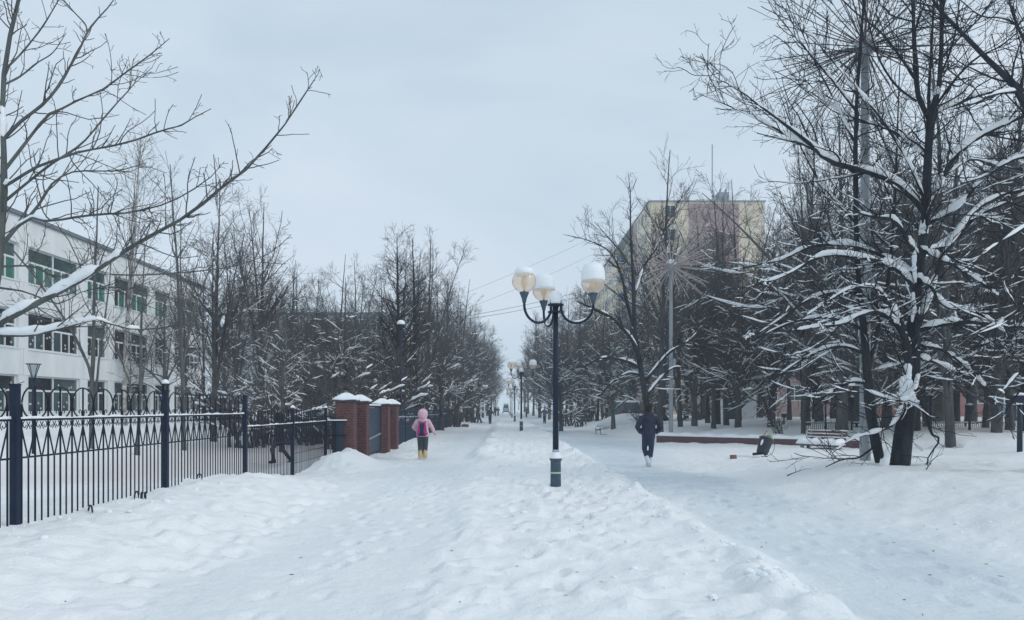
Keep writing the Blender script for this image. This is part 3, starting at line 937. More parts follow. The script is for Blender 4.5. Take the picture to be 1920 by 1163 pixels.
Y0 = 8.3
hero("tall young maple at the left edge, two snowy boughs reaching over the fence", (-62, 1010), Y0,
     [[(-62, 1010, 27), (-46, 800, 22), (-24, 640, 19), (-4, 510, 17), (4, 420, 15), (8, 340, 14), (8, 300, 12), (4, 220, 11), (10, 110, 10), (22, 55, 9), (35, 0, 8), (48, -90, 6), (66, -220, 2)],
      [(8, 330, 8), (4, 280, 6), (2, 230, 5, .2), (-10, 150, 4, .3), (-20, 60, 3, .4), (-22, -60, 1, .5)]],
     [[(-40, 640, 18), (0, 606, 16), (52, 578, 15), (120, 543, 14), (179, 508, 12), (241, 466, 10), (310, 427, 8.5), (361, 398, 7.5), (407, 358, 6.5, -.1), (457, 322, 5.4, -.2), (495, 281, 4.8, -.3), (528, 242, 4, -.3), (561, 193, 3.4, -.4), (589, 149, 2.4, -.4), (597, 138, 1.6, -.4)],
      [(-40, 634, 12), (0, 628, 11), (60, 627, 10), (105, 617, 9), (150, 605, 7), (178, 598, 5), (200, 605, 4, .1), (250, 618, 3.4, .2), (320, 612, 3, .4), (380, 590, 2, .5)],
      [(-10, 480, 9), (24, 436, 8), (52, 408, 7), (93, 415, 6.5, -.1), (137, 408, 5.5, -.2), (189, 402, 5, -.3), (241, 399, 4.4, -.4), (292, 388, 3.8, -.4), (330, 374, 3.2, -.5), (371, 350, 2.8, -.5), (400, 328, 2.2, -.5), (421, 303, 1.5, -.5)],
      [(6, 262, 8), (38, 229, 7), (79, 197, 6.4), (107, 165, 6), (131, 124, 5.4, .1), (151, 89, 5, .1), (163, 62, 4.6, .2), (180, 38, 3.8, .2), (198, 20, 3, .2), (216, -4, 2, .2)],
      [(8, 320, 8), (45, 272, 6.6, .1), (89, 217, 6, .2), (120, 202, 5.4, .3), (151, 186, 5, .3), (193, 168, 4.4, .4), (230, 140, 3.6, .4), (280, 104, 2.8, .4), (318, 72, 1.6, .5)],
      [(8, 350, 8), (28, 338, 7, -.1), (69, 313, 6.4, -.2), (110, 298, 6, -.2), (148, 285, 5.4, -.3), (206, 275, 4.8, -.3), (261, 261, 4.2, -.4), (303, 245, 3.6, -.4), (337, 237, 3, -.5), (365, 220, 2.4, -.5), (396, 204, 1.5, -.5)],
      [(4, 382, 7), (62, 334, 6, .2), (103, 303, 5.4, .2), (151, 272, 4.8, .3), (193, 224, 4, .4), (226, 186, 3.2, .4), (250, 160, 2.4, .5), (261, 136, 1.5, .5)],
      [(-6, 470, 8), (20, 438, 7.4), (65, 395, 6.6, .1), (96, 347, 6, .2), (118, 330, 5, .2), (148, 321, 4, .3), (220, 320, 3, .4), (276, 305, 1.6, .4)],
      [(163, 62, 4, .2), (160, 46, 3.6, .2), (138, 22, 3, .25), (112, -8, 2, .3)],
      [(209, 515, 4, .1), (260, 516, 3.8, .1), (330, 512, 3.4, .2), (380, 508, 3, .2), (429, 501, 2.8, .3), (470, 490, 2.4, .3), (510, 472, 2, .4), (546, 440, 1.4, .4)],
      [(10, 130, 5), (40, 100, 4.4, .2), (80, 50, 3.4, .3), (110, 0, 2.4, .4), (130, -40, 1.2, .4)],
      [(4, 220, 5), (-20, 190, 4, .2), (-60, 120, 2.5, .3), (-90, 60, 1.5, .3)],
      [(6, 160, 5), (40, 142, 4.2, .2), (70, 118, 3.4, .2), (100, 98, 2.4, .3), (124, 62, 1.5, .3)],
      [(0, 540, 5), (50, 548, 4, .3), (110, 570, 3, .4), (160, 545, 2.6, .5), (240, 540, 2, .6), (330, 560, 1.4, .7)],
      [(0, 500, 5), (60, 500, 4, .2), (110, 520, 3, .3), (150, 500, 2.2, .3), (190, 470, 1.4, .3)]],
     M['bark_grey'], M['twig_grey'], 501, spec_left, snow_left, wk=.78)


# --- big snow-laden tree on the right
def spec_right(rng, S, Lb):
    A = cat_k(S, Lb)
    B0 = spawn(rng, *A, 2.7, .10, .97, (30, 70), (.8, 2.4), 10, .05, .16, .5, .007, tl=.4, rcap=.020)
    B1 = spawn(rng, *cat(resK(A, 10), B0), 4.0, .12, 1, (28, 65), (.4, 1.1), 7, .03, .17, .5, .0046, tl=.4, rcap=.010)
    B2 = spawn(rng, *B1, 5.6, .12, 1, (28, 65), (.15, .5), 5, .02, .17, .6, .0036, rcap=.006)
    B3 = spawn(rng, *B2, 3.0, .3, 1, (28, 65), (.08, .2), 3, .02, .15, .7, .003, rcap=.0045)
    return [B1, B2, B3], [B0]


def resK(A, K):
    p, r = A
    t = np.linspace(0, 1, K); t0 = np.linspace(0, 1, p.shape[1])
    return (np.stack([np.stack([np.interp(t, t0, q[:, j]) for j in range(3)], 1) for q in p]), np.stack([np.interp(t, t0, q) for q in r]))


def snow_right(rng, S, Lb, crowns, extra):
    out = []
    for i in range(len(Lb[0])):
        L_ = (Lb[0][i], Lb[1][i])
        z = np.abs(np.gradient(L_[0], axis=0)); sl = z[:, 2] / (np.linalg.norm(z, axis=1) + 1e-9)
        if sl.mean() < .72 and 1.6 < L_[0][0, 2] < 7.4:
            t = .02
            while t < .88:
                ln = rng.uniform(.12, .42)
                out.append(snow_on(L_, t, min(t + ln, .95), (.022 + .019 * rng.uniform()) * (1.05 - .60 * t), 10, rng))
                t += ln + rng.uniform(-.01, .05)
    for i, (a, b) in enumerate(((.245, .27), (.62, .64), (.38, .42))):
        out.append(snow_on((S[0][0], S[1][0]), a, b, .02, 5, rng))
    b_ = P(1686, 884, YR)
    for pts, r_ in (([(1702, 682), (1702, 700), (1701, 726), (1700, 752)], (.062, .085, .12, .14)), ([(1684, 752), (1698, 748), (1712, 752), (1720, 758)], (.06, .10, .10, .07)), ([(1715, 470), (1714, 500), (1717, 530)], (.03, .055, .03)),
                    ([(1712, 548), (1713, 575), (1710, 604)], (.03, .05, .03)), ([(1692, 706), (1691, 722), (1692, 740), (1696, 756)], (.04, .05, .06, .06)),
                    ([(1667, 838), (1660, 862), (1655, 880)], (.05, .08, .09))):
        q = np.array([P(x, y, YR - .16) - b_ for x, y in pts]); q = resample(np.column_stack([q, r_]), 14)
        rr_ = q[:, 3] * (1 + .18 * rng.normal(size=14)) * np.minimum(1, np.minimum(np.linspace(0, 1, 14), np.linspace(1, 0, 14)) * 4 + .75)
        out.append((q[None, :, :3], rr_[None]))
    B0 = extra[0]
    lo = (B0[0][:, 0, 2] < 6.2) & (B0[0][:, 0, 2] > 1.2)
    out.append(snow_np(rng, B0[0][lo], B0[1][lo], .9, .009, (.35, .95), 16, lump=.4))
    out.append(snow_np(rng, B0[0][lo], B0[1][lo], .35, .012, (.15, .4), 8))
    lo = (crowns[0][0][:, 0, 2] < 5.8) & (crowns[0][0][:, 0, 2] > 1.2)
    out.append(snow_np(rng, crowns[0][0][lo], crowns[0][1][lo], .70, .0065, (.25, .85), 10, lump=.4))
    lo = (crowns[1][0][:, 0, 2] < 5) & (crowns[1][0][:, 0, 2] > 1.2)
    out.append(snow_np(rng, crowns[1][0][lo], crowns[1][1][lo], .22, .0055, (.4, .9)))
    return out


YR = 15.4
T1 = hero("big old lime with its trunk base leaning, thick snow along every bough", (1686, 884), YR,
     [[(1686, 884, 46), (1692, 830, 42), (1701, 770, 38), (1710, 700, 35), (1711, 640, 31), (1714, 590, 26), (1720, 540, 22), (1727, 480, 20), (1733, 440, 20), (1736, 396, 22), (1738, 330, 18), (1742, 260, 18), (1746, 218, 19), (1758, 186, 12), (1763, 130, 11), (1766, 60, 10.5), (1766, 0, 9), (1762, -100, 6), (1766, -240, 2)],
      [(1744, 226, 12), (1730, 200, 11), (1720, 172, 10.5), (1717, 120, 10), (1713, 60, 9), (1712, 0, 8), (1706, -100, 5), (1700, -200, 2)],
      [(1744, 222, 9), (1741, 190, 7), (1744, 130, 6.5, .2), (1748, 60, 5, .3), (1752, -10, 4.5, .4), (1760, -120, 2, .5)],
      [(1708, 700, 22), (1702, 660, 20, -.1), (1696, 630, 14, -.15), (1690, 606, 12, -.2)]],
     [[(1734, 400, 15), (1712, 372, 14), (1690, 352, 13.5), (1655, 332, 12.5), (1600, 316, 12, -.1), (1560, 304, 11, -.2), (1530, 283, 9, -.3), (1512, 262, 7, -.4), (1470, 232, 5, -.5), (1400, 180, 3.5, -.6), (1330, 118, 1.6, -.6)],
      [(1530, 283, 7, -.3), (1490, 262, 5.5, -.2), (1430, 228, 4, -.1), (1370, 200, 3), (1310, 176, 1.6)],
      [(1738, 396, 12), (1756, 360, 11), (1775, 320, 11, -.1), (1802, 280, 10.5, -.2), (1850, 250, 9, -.3), (1895, 228, 8, -.4), (1960, 200, 5, -.5), (2040, 150, 3, -.6)],
      [(1722, 612, 12), (1742, 560, 10.5, .1), (1768, 481, 10, .2), (1795, 440, 9.5, .2), (1827, 396, 9, .3), (1868, 370, 8.5, .3), (1920, 356, 8, .3), (1990, 330, 5, .3), (2060, 280, 3, .3)],
      [(1728, 470, 9), (1770, 462, 10, .3), (1800, 435, 9.5, .4), (1840, 400, 8, .5), (1890, 380, 7, .6), (1950, 350, 4, .7)],
      [(1716, 622, 12), (1750, 612, 10.5, -.1), (1800, 604, 9.5, -.2), (1850, 606, 8.5, -.2), (1890, 614, 7.5, -.3), (1940, 602, 5, -.3), (2000, 560, 3, -.4)],
      [(1708, 660, 13), (1690, 622, 11.5, -.2), (1664, 594, 10.5, -.3), (1640, 585, 10, -.4), (1610, 592, 8.5, -.5), (1575, 608, 7, -.6), (1530, 613, 5, -.7), (1480, 622, 3, -.8)],
      [(1718, 545, 11), (1690, 512, 10, -.1), (1650, 490, 9, -.2), (1602, 482, 8.5, -.3), (1560, 478, 7.5, -.4), (1527, 485, 6.5, -.4), (1479, 514, 5, -.5), (1417, 536, 3, -.5)],
      [(1722, 520, 10), (1690, 500, 9, .2), (1650, 478, 8, .3), (1610, 464, 8, .4), (1585, 459, 7, .4), (1540, 460, 6.5, .4), (1506, 467, 6, .4), (1465, 487, 5, .4), (1393, 503, 3, .4)],
      [(1724, 486, 12), (1706, 460, 11, -.2), (1692, 432, 10, -.3), (1672, 412, 9, -.4), (1650, 408, 7, -.5), (1625, 404, 5, -.5), (1590, 392, 3, -.6)],
      [(1722, 462, 8), (1755, 480, 7, -.3), (1800, 505, 6, -.5), (1840, 530, 5, -.6), (1880, 562, 3, -.7)],
      [(1716, 516, 9), (1742, 534, 7.5, -.4), (1775, 575, 6, -.6), (1815, 580, 5, -.7), (1856, 600, 4, -.8), (1900, 640, 2, -.8)],
      [(1722, 646, 9), (1765, 656, 7, -.2), (1800, 678, 6, -.3), (1830, 706, 4, -.3), (1860, 740, 2, -.3)],
      [(1722, 672, 8), (1758, 682, 6, .3), (1800, 700, 5, .4), (1840, 710, 2.5, .5)],
      [(1708, 730, 9), (1690, 770, 7, -.2), (1672, 798, 5.6, -.3), (1640, 812, 4.4, -.4), (1600, 822, 3, -.4), (1560, 850, 1.8, -.5)],
      [(1716, 738, 9), (1738, 776, 7, -.3), (1745, 812, 6, -.4), (1762, 824, 4.6, -.4), (1748, 846, 3.4, -.5), (1738, 868, 2.6, -.5), (1752, 896, 1.6, -.5)],
      [(1722, 700, 6), (1712, 742, 5, -.6), (1690, 752, 4, -.8), (1650, 742, 3, -.9), (1610, 726, 2, -1)],
      [(1740, 300, 8), (1700, 262, 6.5, .4), (1660, 240, 5.4, .6), (1620, 228, 4.5, .8), (1560, 200, 3, 1), (1500, 140, 1.8, 1.1)],
      [(1746, 222, 9), (1768, 204, 8, .1), (1798, 194, 8, .2), (1830, 180, 7, .3), (1870, 172, 5, .4), (1940, 168, 3, .5)],
      [(1717, 150, 7), (1690, 110, 5.5, -.2), (1650, 60, 4.5, -.3), (1600, 20, 3.2, -.4), (1560, -20, 2, -.5)],
      [(1718, 190, 6), (1680, 160, 5, .2), (1648, 110, 4, .3), (1628, 40, 3, .4), (1610, -20, 2, .5)],
      [(1736, 380, 7), (1700, 300, 5.5, -.4), (1650, 220, 4.5, -.7), (1600, 160, 3.4, -.9), (1540, 90, 2.2, -1), (1490, 20, 1.2, -1)],
      [(1750, 205, 7), (1790, 150, 5.5, -.2), (1830, 110, 4.5, -.4), (1880, 84, 3, -.6), (1930, 40, 1.6, -.7)],
      [(1764, 140, 5), (1784, 90, 4.2, -.3), (1796, 30, 3.2, -.5), (1802, -60, 1.5, -.6)],
      [(1737, 420, 8), (1790, 392, 6.5, -.4), (1840, 340, 5.5, -.7), (1880, 310, 4.4, -.9), (1940, 270, 2.6, -1)],
      [(1764, 110, 6), (1800, 70, 5, .3), (1840, 30, 4, .5), (1880, -30, 2.4, .6)],
      [(1690, 606, 9, -.2), (1660, 560, 7, -.4), (1640, 540, 6, -.6), (1600, 540, 5, -.8), (1560, 560, 4, -.9), (1500, 600, 2.4, -1)],
      [(1738, 350, 7), (1770, 330, 6, .4), (1820, 300, 5, .6), (1870, 310, 4, .8), (1920, 320, 3, .9)]],
     M['bark'], M['twig'], 502, spec_right, snow_right, wk=.80)


def spec_mid(rng, S, Lb, k=1.0):
    A = cat_k(S, Lb)
    B0 = spawn(rng, *A, 1.6 * k, .2, .97, (30, 65), (.8, 2.0), 8, .06, .12, .5, .008, tl=.5, rcap=.02)
    B1 = spawn(rng, *cat(resK(A, 8), B0), 2.3, .2, 1, (28, 60), (.5, 1.1), 6, .04, .13, .5, .0055, tl=.4, rcap=.012)
    B2 = spawn(rng, *B1, 6.0, .15, 1, (28, 60), (.18, .5), 5, .03, .15, .6, .0042, rcap=.006)
    return [B1, B2], [B0]


def snow_mid(rng, S, Lb, crowns, extra):
    out = []
    for i in range(len(Lb[0])):
        if Lb[0][i][:, 2].mean() < 1.3: continue
        out.append(snow_on((Lb[0][i], Lb[1][i]), .05, rng.uniform(.4, .6), .018, 12, rng))
        out.append(snow_on((Lb[0][i], Lb[1][i]), .62, rng.uniform(.7, .9), .012, 8, rng))
    B0 = extra[0]
    lo = (B0[0][:, 0, 2] < 5.5) & (B0[0][:, 0, 2] > 1.3)
    out.append(snow_np(rng, B0[0][lo], B0[1][lo], .7, .013, (.35, .9), 10))
    lo = (crowns[0][0][:, 0, 2] < 5) & (crowns[0][0][:, 0, 2] > 1.3)
    out.append(snow_np(rng, crowns[0][0][lo], crowns[0][1][lo], .35, .010, (.35, .9), 8))
    return out


T2 = hero("slim dark lime rising right beside the tall grey firework pole", (1652, 874), 15.9,
     [[(1652, 874, 24), (1644, 836, 23), (1634, 790, 22), (1629, 740, 21), (1625, 683, 18), (1620, 620, 15), (1612, 550, 12), (1607, 480, 11), (1605, 400, 10), (1604, 300, 9), (1606, 200, 8), (1612, 100, 6.5), (1620, 0, 5), (1628, -120, 2)],
      [(1626, 700, 12), (1640, 640, 10, .3), (1660, 560, 8, .5), (1672, 460, 6, .7), (1680, 340, 5, .9), (1684, 200, 3, 1.0), (1690, 60, 1.5, 1.1)]],
     [[(1620, 620, 8), (1580, 600, 7, .2), (1530, 596, 6, .4), (1470, 610, 4.6, .5), (1410, 640, 3, .6)],
      [(1624, 665, 8), (1586, 650, 7, .3), (1540, 656, 6, .4), (1480, 690, 4, .6), (1440, 720, 2.4, .6)],
      [(1612, 550, 7), (1570, 548, 6, -.2), (1520, 560, 5, -.3), (1460, 600, 3.6, -.4), (1400, 640, 2.2, -.4)],
      [(1628, 720, 7), (1596, 716, 6, -.2), (1556, 738, 4.6, -.3), (1520, 766, 2.6, -.3)],
      [(1606, 420, 6), (1570, 380, 5, .2), (1530, 330, 4, .4), (1490, 250, 2.6, .5), (1460, 170, 1.4, .5)],
      [(1606, 330, 5), (1560, 290, 4.4, -.2), (1500, 270, 3.2, -.4), (1420, 250, 2, -.5)],
      [(1604, 270, 5), (1570, 200, 4, .3), (1530, 120, 3, .4), (1490, 30, 1.6, .5)],
      [(1606, 210, 5), (1560, 150, 4, -.3), (1500, 80, 3, -.4), (1450, 20, 1.6, -.5)],
      [(1640, 838, 5), (1610, 858, 4.2, -.5), (1580, 862, 3.4, -.6), (1548, 876, 2, -.7)]],
     M['bark'], M['twig'], 503, lambda a, b, c: spec_mid(a, b, c, 1.35), snow_mid, wk=.85)

hero("tree behind the man in navy, trunk curving left under a snowy bough", (1216, 792), 33.5,
     [[(1216, 792, 16), (1211, 750, 14), (1203, 700, 13), (1196, 660, 12), (1190, 615, 10), (1188, 541, 8), (1184, 472, 5.5), (1182, 429, 4), (1182, 364, 2.2), (1178, 328, 1)],
      [(1196, 650, 9), (1184, 600, 8, .4), (1173, 558, 7.5, .6), (1165, 515, 5, .8), (1143, 472, 3.6, 1), (1100, 450, 2.2, 1.2), (1056, 440, 1, 1.3)]],
     [[(1198, 664, 10), (1186, 640, 9, -.6), (1173, 622, 8.6, -.9), (1147, 597, 8, -1.2), (1113, 580, 6, -1.5), (1084, 566, 3, -1.7)],
      [(1200, 690, 8), (1170, 676, 7, -.8), (1130, 672, 5, -1.2), (1090, 690, 3, -1.4)],
      [(1206, 720, 8), (1230, 690, 7, -.3), (1256, 660, 6, -.5), (1290, 640, 4, -.6), (1330, 600, 2.4, -.6)],
      [(1210, 745, 7), (1236, 712, 5.6, .5), (1262, 690, 4.4, .7), (1290, 690, 2.4, .9)],
      [(1204, 705, 7), (1180, 700, 6, .4), (1150, 716, 4.4, .6), (1126, 740, 2.6, .7)],
      [(1188, 560, 6), (1208, 500, 5, .5), (1228, 470, 3.6, .6), (1250, 420, 1.8, .7)]],
     M['bark'], M['twig'], 504, lambda a, b, c: spec_mid(a, b, c, 2.0), snow_mid, wk=.8)

hero("tree leaning in from the right edge above the tall lime", (2010, 935), 13.4,
     [[(2010, 935, 44), (1998, 760, 36), (1982, 560, 30), (1966, 400, 26), (1948, 270, 22), (1920, 182, 16), (1880, 140, 12), (1830, 90, 9.5), (1798, 56, 8), (1765, 24, 6), (1730, -30, 4), (1700, -100, 2)],
      [(1956, 330, 14), (1950, 200, 11, .3), (1930, 100, 8, .4), (1904, 40, 6, .5), (1888, -20, 4, .5), (1880, -100, 2, .5)]],
     [[(1912, 172, 8), (1870, 176, 6, -.2), (1826, 194, 5, -.3), (1790, 204, 3, -.3)],
      [(1966, 400, 10), (1930, 420, 8, -.3), (1880, 452, 6, -.5), (1840, 480, 4, -.6), (1806, 520, 2, -.6)],
      [(1982, 560, 10), (1940, 560, 8, -.2), (1900, 590, 6, -.3), (1860, 620, 4, -.3), (1820, 660, 2, -.3)],
      [(1990, 680, 9), (1950, 690, 7, -.3), (1910, 700, 6, -.4), (1880, 735, 4, -.4), (1856, 750, 2, -.4)],
      [(1906, 46, 5, .5), (1880, 34, 4, .3), (1840, 30, 3, .2), (1800, 0, 2, .1)],
      [(1952, 290, 8), (1900, 300, 6, .2), (1850, 330, 5, .3), (1800, 345, 3, .4)]],
     M['bark'], M['twig'], 505, lambda a, b, c: spec_mid(a, b, c, 1.9), snow_mid, wk=.85)

# ------------------------------------------------------------------ planted trees
# left, inside the school yard
LT = [('bark_mid', 'twig_mid'), ('bark_mid', 'twig_warm'), ('bark_grey', 'twig_mid'), ('bark_mid', 'twig_mid'), ('bark', 'twig_mid')]
G1 = "trees in the school yard behind the fence"
plant_px('birch', 0, 232, 33, 236, "tall pale birch with hanging twigs in front of the white school")
plant_px('thin', 0, 258, 25, 455, "slender young tree before the far windows of the school")
plant_px('thin', 1, 172, 25, 585, "thin little tree under the school's wide middle windows")
plant_px('upright', 0, 400, 33, 352, "tall bare tree just past the end of the white school", tint=LT[0])
plant_px('thin', 1, 345, 28, 560, "slanting young tree beside the tall bare tree by the school", sxy=1.3)
plant_px('upright', 1, 492, 37, 425, "second tallest tree behind the fence, left of the brick pillars", tint=LT[1])
plant_px('spread', 0, 528, 28, 560, "low spreading tree directly behind the walker in the yard", tint=LT[2])
plant_px('spread', 1, 648, 37, 520, "spreading tree with snowy boughs right above the first brick pillar", tint=LT[3])
plant_px('cone', 0, 748, 41, 436, "dense dark cone-shaped tree behind the gate pillars")
plant_px('spread', 2, 828, 50, 560, "snowy tree with boughs sweeping right over the dark far fence", tint=LT[3])
for px, Y, top, kd, v in [(445, 45, 470, 'upright', 2), (540, 43, 500, 'upright', 3), (588, 47, 520, 'upright', 0), (628, 46, 500, 'upright', 2),
                          (560, 60, 540, 'upright', 1), (668, 58, 530, 'upright', 1), (700, 56, 545, 'upright', 2),
                          (610, 66, 555, 'upright', 0), (520, 72, 560, 'upright', 3), (420, 62, 580, 'spread', 1),
                          (720, 66, 520, 'upright', 3), (575, 38, 610, 'spread', 2), (690, 42, 620, 'spread', 3), (380, 46, 520, 'thin', 0),
                          (310, 48, 560, 'spread', 3), (350, 52, 540, 'upright', 1)]:
    plant_px(kd, v, px, Y, top, "bare tree among the thicket behind the fence and brick pillars", group="thicket behind the school fence", tint=rnd.choice(LT[:4]))
for px, Y, top, kd, v in [(780, 46, 470, 'cone', 1), (800, 54, 490, 'upright', 1), (838, 62, 520, 'cone', 0), (858, 72, 545, 'upright', 2), (772, 62, 480, 'upright', 3),
                          (880, 84, 575, 'spread', 1), (896, 98, 590, 'cone', 1), (905, 115, 606, 'upright', 0), (914, 135, 622, 'spread', 0),
                          (921, 160, 640, 'cone', 0), (927, 190, 655, 'upright', 1), (930, 225, 668, 'upright', 2), (850, 90, 560, 'cone', 1), (870, 105, 570, 'upright', 3),
                          (885, 140, 610, 'upright', 1), (897, 170, 625, 'cone', 0), (750, 75, 500, 'cone', 1), (815, 80, 530, 'upright', 0), (912, 210, 645, 'spread', 2)]:
    plant_px(kd, v, px, Y, top, "bare tree in the row beyond the gate, left of the walkway", group="tree row left of the far walkway", tint=rnd.choice(LT))
for i, (px, Y, top) in enumerate([(470, 31, 690), (505, 34, 700), (560, 33, 680), (592, 36, 670), (620, 34, 690), (665, 40, 660), (700, 38, 670), (725, 44, 650), (780, 52, 660), (812, 56, 670), (845, 60, 680), (430, 40, 700), (385, 42, 690), (880, 80, 700), (640, 30, 705)]):
    plant_px('shrub', i, px, Y, top, "snow-covered undergrowth bush behind the school fence", group="undergrowth behind the fence", tint=LT[1], cat_='bush', name='snowy_bush')
# right of the far walkway
for px, Y, top, kd, v in [(983, 215, 655, 'upright', 0), (990, 170, 632, 'cone', 0), (1000, 140, 615, 'upright', 1), (1012, 118, 602, 'cone', 1), (1030, 100, 588, 'upright', 2),
                          (1045, 88, 570, 'cone', 0), (1062, 78, 560, 'upright', 3), (1085, 70, 560, 'cone', 1), (1100, 78, 550, 'upright', 0),
                          (1030, 140, 600, 'spread', 2), (1070, 110, 580, 'spread', 0), (1120, 66, 575, 'upright', 1), (1050, 120, 590, 'cone', 1), (1010, 180, 630, 'cone', 0),
                          (1100, 95, 560, 'cone', 0), (1140, 80, 600, 'cone', 1), (1165, 74, 560, 'cone', 0), (1190, 66, 590, 'spread', 1), (1130, 88, 540, 'upright', 2), (1215, 70, 540, 'cone', 1), (1180, 84, 520, 'upright', 0)]:
    plant_px(kd, v, px, Y, top, "bare tree in the row right of the far walkway lamps", group="tree row right of the far walkway", tint=rnd.choice(LT))
plant_px('spread', 1, 1052, 52, 600, "low tree with white boughs right behind the nearest lamp post")
plant_px('spread', 3, 1150, 50, 590, "spreading tree with snow on its boughs above the half-buried car")
plant_px('upright', 3, 1238, 41, 308, "tallest upright tree in front of the yellow apartment block", tint=LT[0])
# wood behind the low wall
for px, Y, top, kd, v, lab in [(1276, 45, 430, 'upright', 2, "first trunk right of the farther pale firework pole"), (1302, 46, 470, 'spread', 0, "low-boughed tree a step right of the farther pale pole"),
                          (1338, 44, 440, 'upright', 0, "slim grey trunk before the white hut behind the low wall"), (1362, 48, 400, 'upright', 1, "trunk standing right against the white hut's far side"),
                          (1384, 42, 470, 'spread', 2, "straight trunk in the snow midway along the low wall"), (1446, 42, 430, 'spread', 1, "forked snowy tree right behind the litter bin"),
                          (1514, 42, 330, 'upright', 3, "thick dark trunk directly behind the bench's back"), (1536, 46, 400, 'spread', 3, "thinner leaning trunk right of the one behind the bench")]:
    plant_px(kd, v, px, Y, top, lab, group="front trees behind the low wall")
plant_px('upright', 0, 1318, 66, 402, "bare tree screening the mauve stripe of the tall apartment block", tint=LT[1])
plant_px('upright', 2, 1392, 62, 385, "bare tree before the right edge of the tall apartment block", tint=LT[0])
plant_px('upright', 1, 1506, 36, 245, "thin tall tree left of the big firework pole", sxy=.8)
plant_px('upright', 2, 1783, 27.5, 90, "thick straight trunk right of the leaning lime, by the low railing", sxy=1.35)
plant_px('spread', 2, 1868, 31, 330, "tree growing close behind the low railing near the right edge")
plant_px('upright', 0, 1893, 33, 200, "slim greyish trunk standing at the railing near the right edge")
rr = random.Random(5)
for i in range(30):
    Y = rr.uniform(47, 74)
    px = 1225 + (i + rr.random()) * 26
    top = rr.uniform(395, 470) if px > 1440 else rr.uniform(430, 520)
    if px < 1290: top = rr.uniform(520, 590)
    plant_px(rr.choice(['cone', 'cone', 'upright', 'spread']), rr.randrange(4), px, Y, top,
             "bare tree deep in the dark wood on the right", group="dark wood on the right")
for i in range(16):
    Y = rr.uniform(31, 45)
    px = 1560 + (i + rr.random()) * 27
    plant_px(rr.choice(['spread', 'upright', 'spread', 'cone']), rr.randrange(4), px, Y, rr.uniform(230, 420),
             "bare tree between the leaning lime and the low railing", group="trees along the low railing")
for i, (px, Y, top) in enumerate([(1062, 66, 742), (1085, 70, 735), (1110, 68, 738), (1135, 72, 730), (1160, 70, 735), (1190, 66, 738), (1222, 64, 735), (1246, 68, 730), (1275, 66, 735), (1310, 64, 740), (1345, 68, 738), (1390, 66, 735), (1430, 68, 740)]):
    plant_px('shrub', i, px, Y, top, "bush of the dark hedge at the foot of the right-hand wood", group="hedge along the right wood", cat_='bush', name='hedge_bush', sxy=1.9)
plant('shrub', 0, 6.4, 62, 2.6, "snow-covered bush at the kerb left of the parked car", cat_='bush', name='snowy_bush')
plant('shrub', 1, 7.6, 66, 2.5, "smaller snowy bush between the kerb bush and the parked car", cat_='bush', name='snowy_bush')
plant('shrub', 0, 8.9, 48.5, 1.8, "snow-bent bush in front of the half-buried car", cat_='bush', name='snowy_bush')
plant('shrub', 1, 13.3, 36.5, 1.5, "twiggy bush on the bed behind the bin", cat_='bush', name='snowy_bush')
for k, (x, y, t_) in enumerate([(-5.0, 79, 2.8), (-4.4, 84, 2.4), (-4.9, 90, 2.8)]):
    plant('shrub', k, x, y, t_, "bush just past the far end of the dark fence", group="bushes past the far fence", cat_='bush', name='snowy_bush')
for key, p in PROTO.items():
    if key not in USED:
        for c in list(p.children): D.objects.remove(c)
        D.objects.remove(p)

# far-off wood closing the walkway
rng = np.random.default_rng(77)
parts = []
for i in range(90):
    X = rng.uniform(-150, 150); Y = rng.uniform(300, 400)
    if abs(X) < 4: continue
    H = rng.uniform(11, 17)
    S = stem_line(rng, H, rng.normal(size=2), r=.2, base=(X, Y, .4), K=8)
    B = spawn(rng, *S, 4.0, .2, .97, (30, 60), (2, 4.5), 4, .08, .12, .5, .03, tl=.6, rcap=.08)
    parts += [tubes_np(*S, 4), tubes_np(*B, 3)]
V, F = join_np(parts)
tag(add("far_wood", grid_mesh("far_wood", V, F), M['twig']), "far bare wood closing the end of the walkway", "wood", kind='stuff')

# ------------------------------------------------------------------ school
XF = -24.0
school = empty("school_building", (XF, 20.2, 0), "three-storey white panel school with wide windows behind the fence", "school")


def sp(name, mb, m, parent=school, smooth=False, loc=(0, 0, 0)):
    return add(name, mb.mesh(name, smooth), m, parent, loc)


Yb0, Yb1 = 20.2, 59.4
rows = [(1.38, 3.25), (4.58, 6.47), (7.90, 9.76)]
wide = [21 + 8.3 * k for k in range(5)]
nar = [26.35 + 8.3 * k for k in range(4)]
wins = sorted([(y, 4.6) for y in wide] + [(y, 2.2) for y in nar])
# core body set back behind windows
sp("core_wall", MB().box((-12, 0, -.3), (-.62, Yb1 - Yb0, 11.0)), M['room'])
sp("end_wall", MB().box((-12, Yb1 - Yb0, -.3), (0, Yb1 - Yb0 + .25, 11.1)), M['wall'])
sp("end_wall", MB().box((-12, -.25, -.3), (0, 0, 11.1)), M['wall'])
rf = sp("roof", MB().box((-12.2, -.4, 11.12), (.16, Yb1 - Yb0 + .4, 11.30)), M['flash'])
sp("snow", MB().box((-12.0, -.3, 11.302), (.02, Yb1 - Yb0 + .3, 11.42), .05), M['snow'], rf)
cuts = [0] + [w_[0] + w_[1] + (wins[i + 1][0] - w_[0] - w_[1]) / 2 - Yb0 for i, w_ in enumerate(wins[:-1])] + [Yb1 - Yb0]
bands = [(-.3, 1.38), (3.25, 4.58), (6.47, 7.90), (9.76, 11.12)]
cache = {}


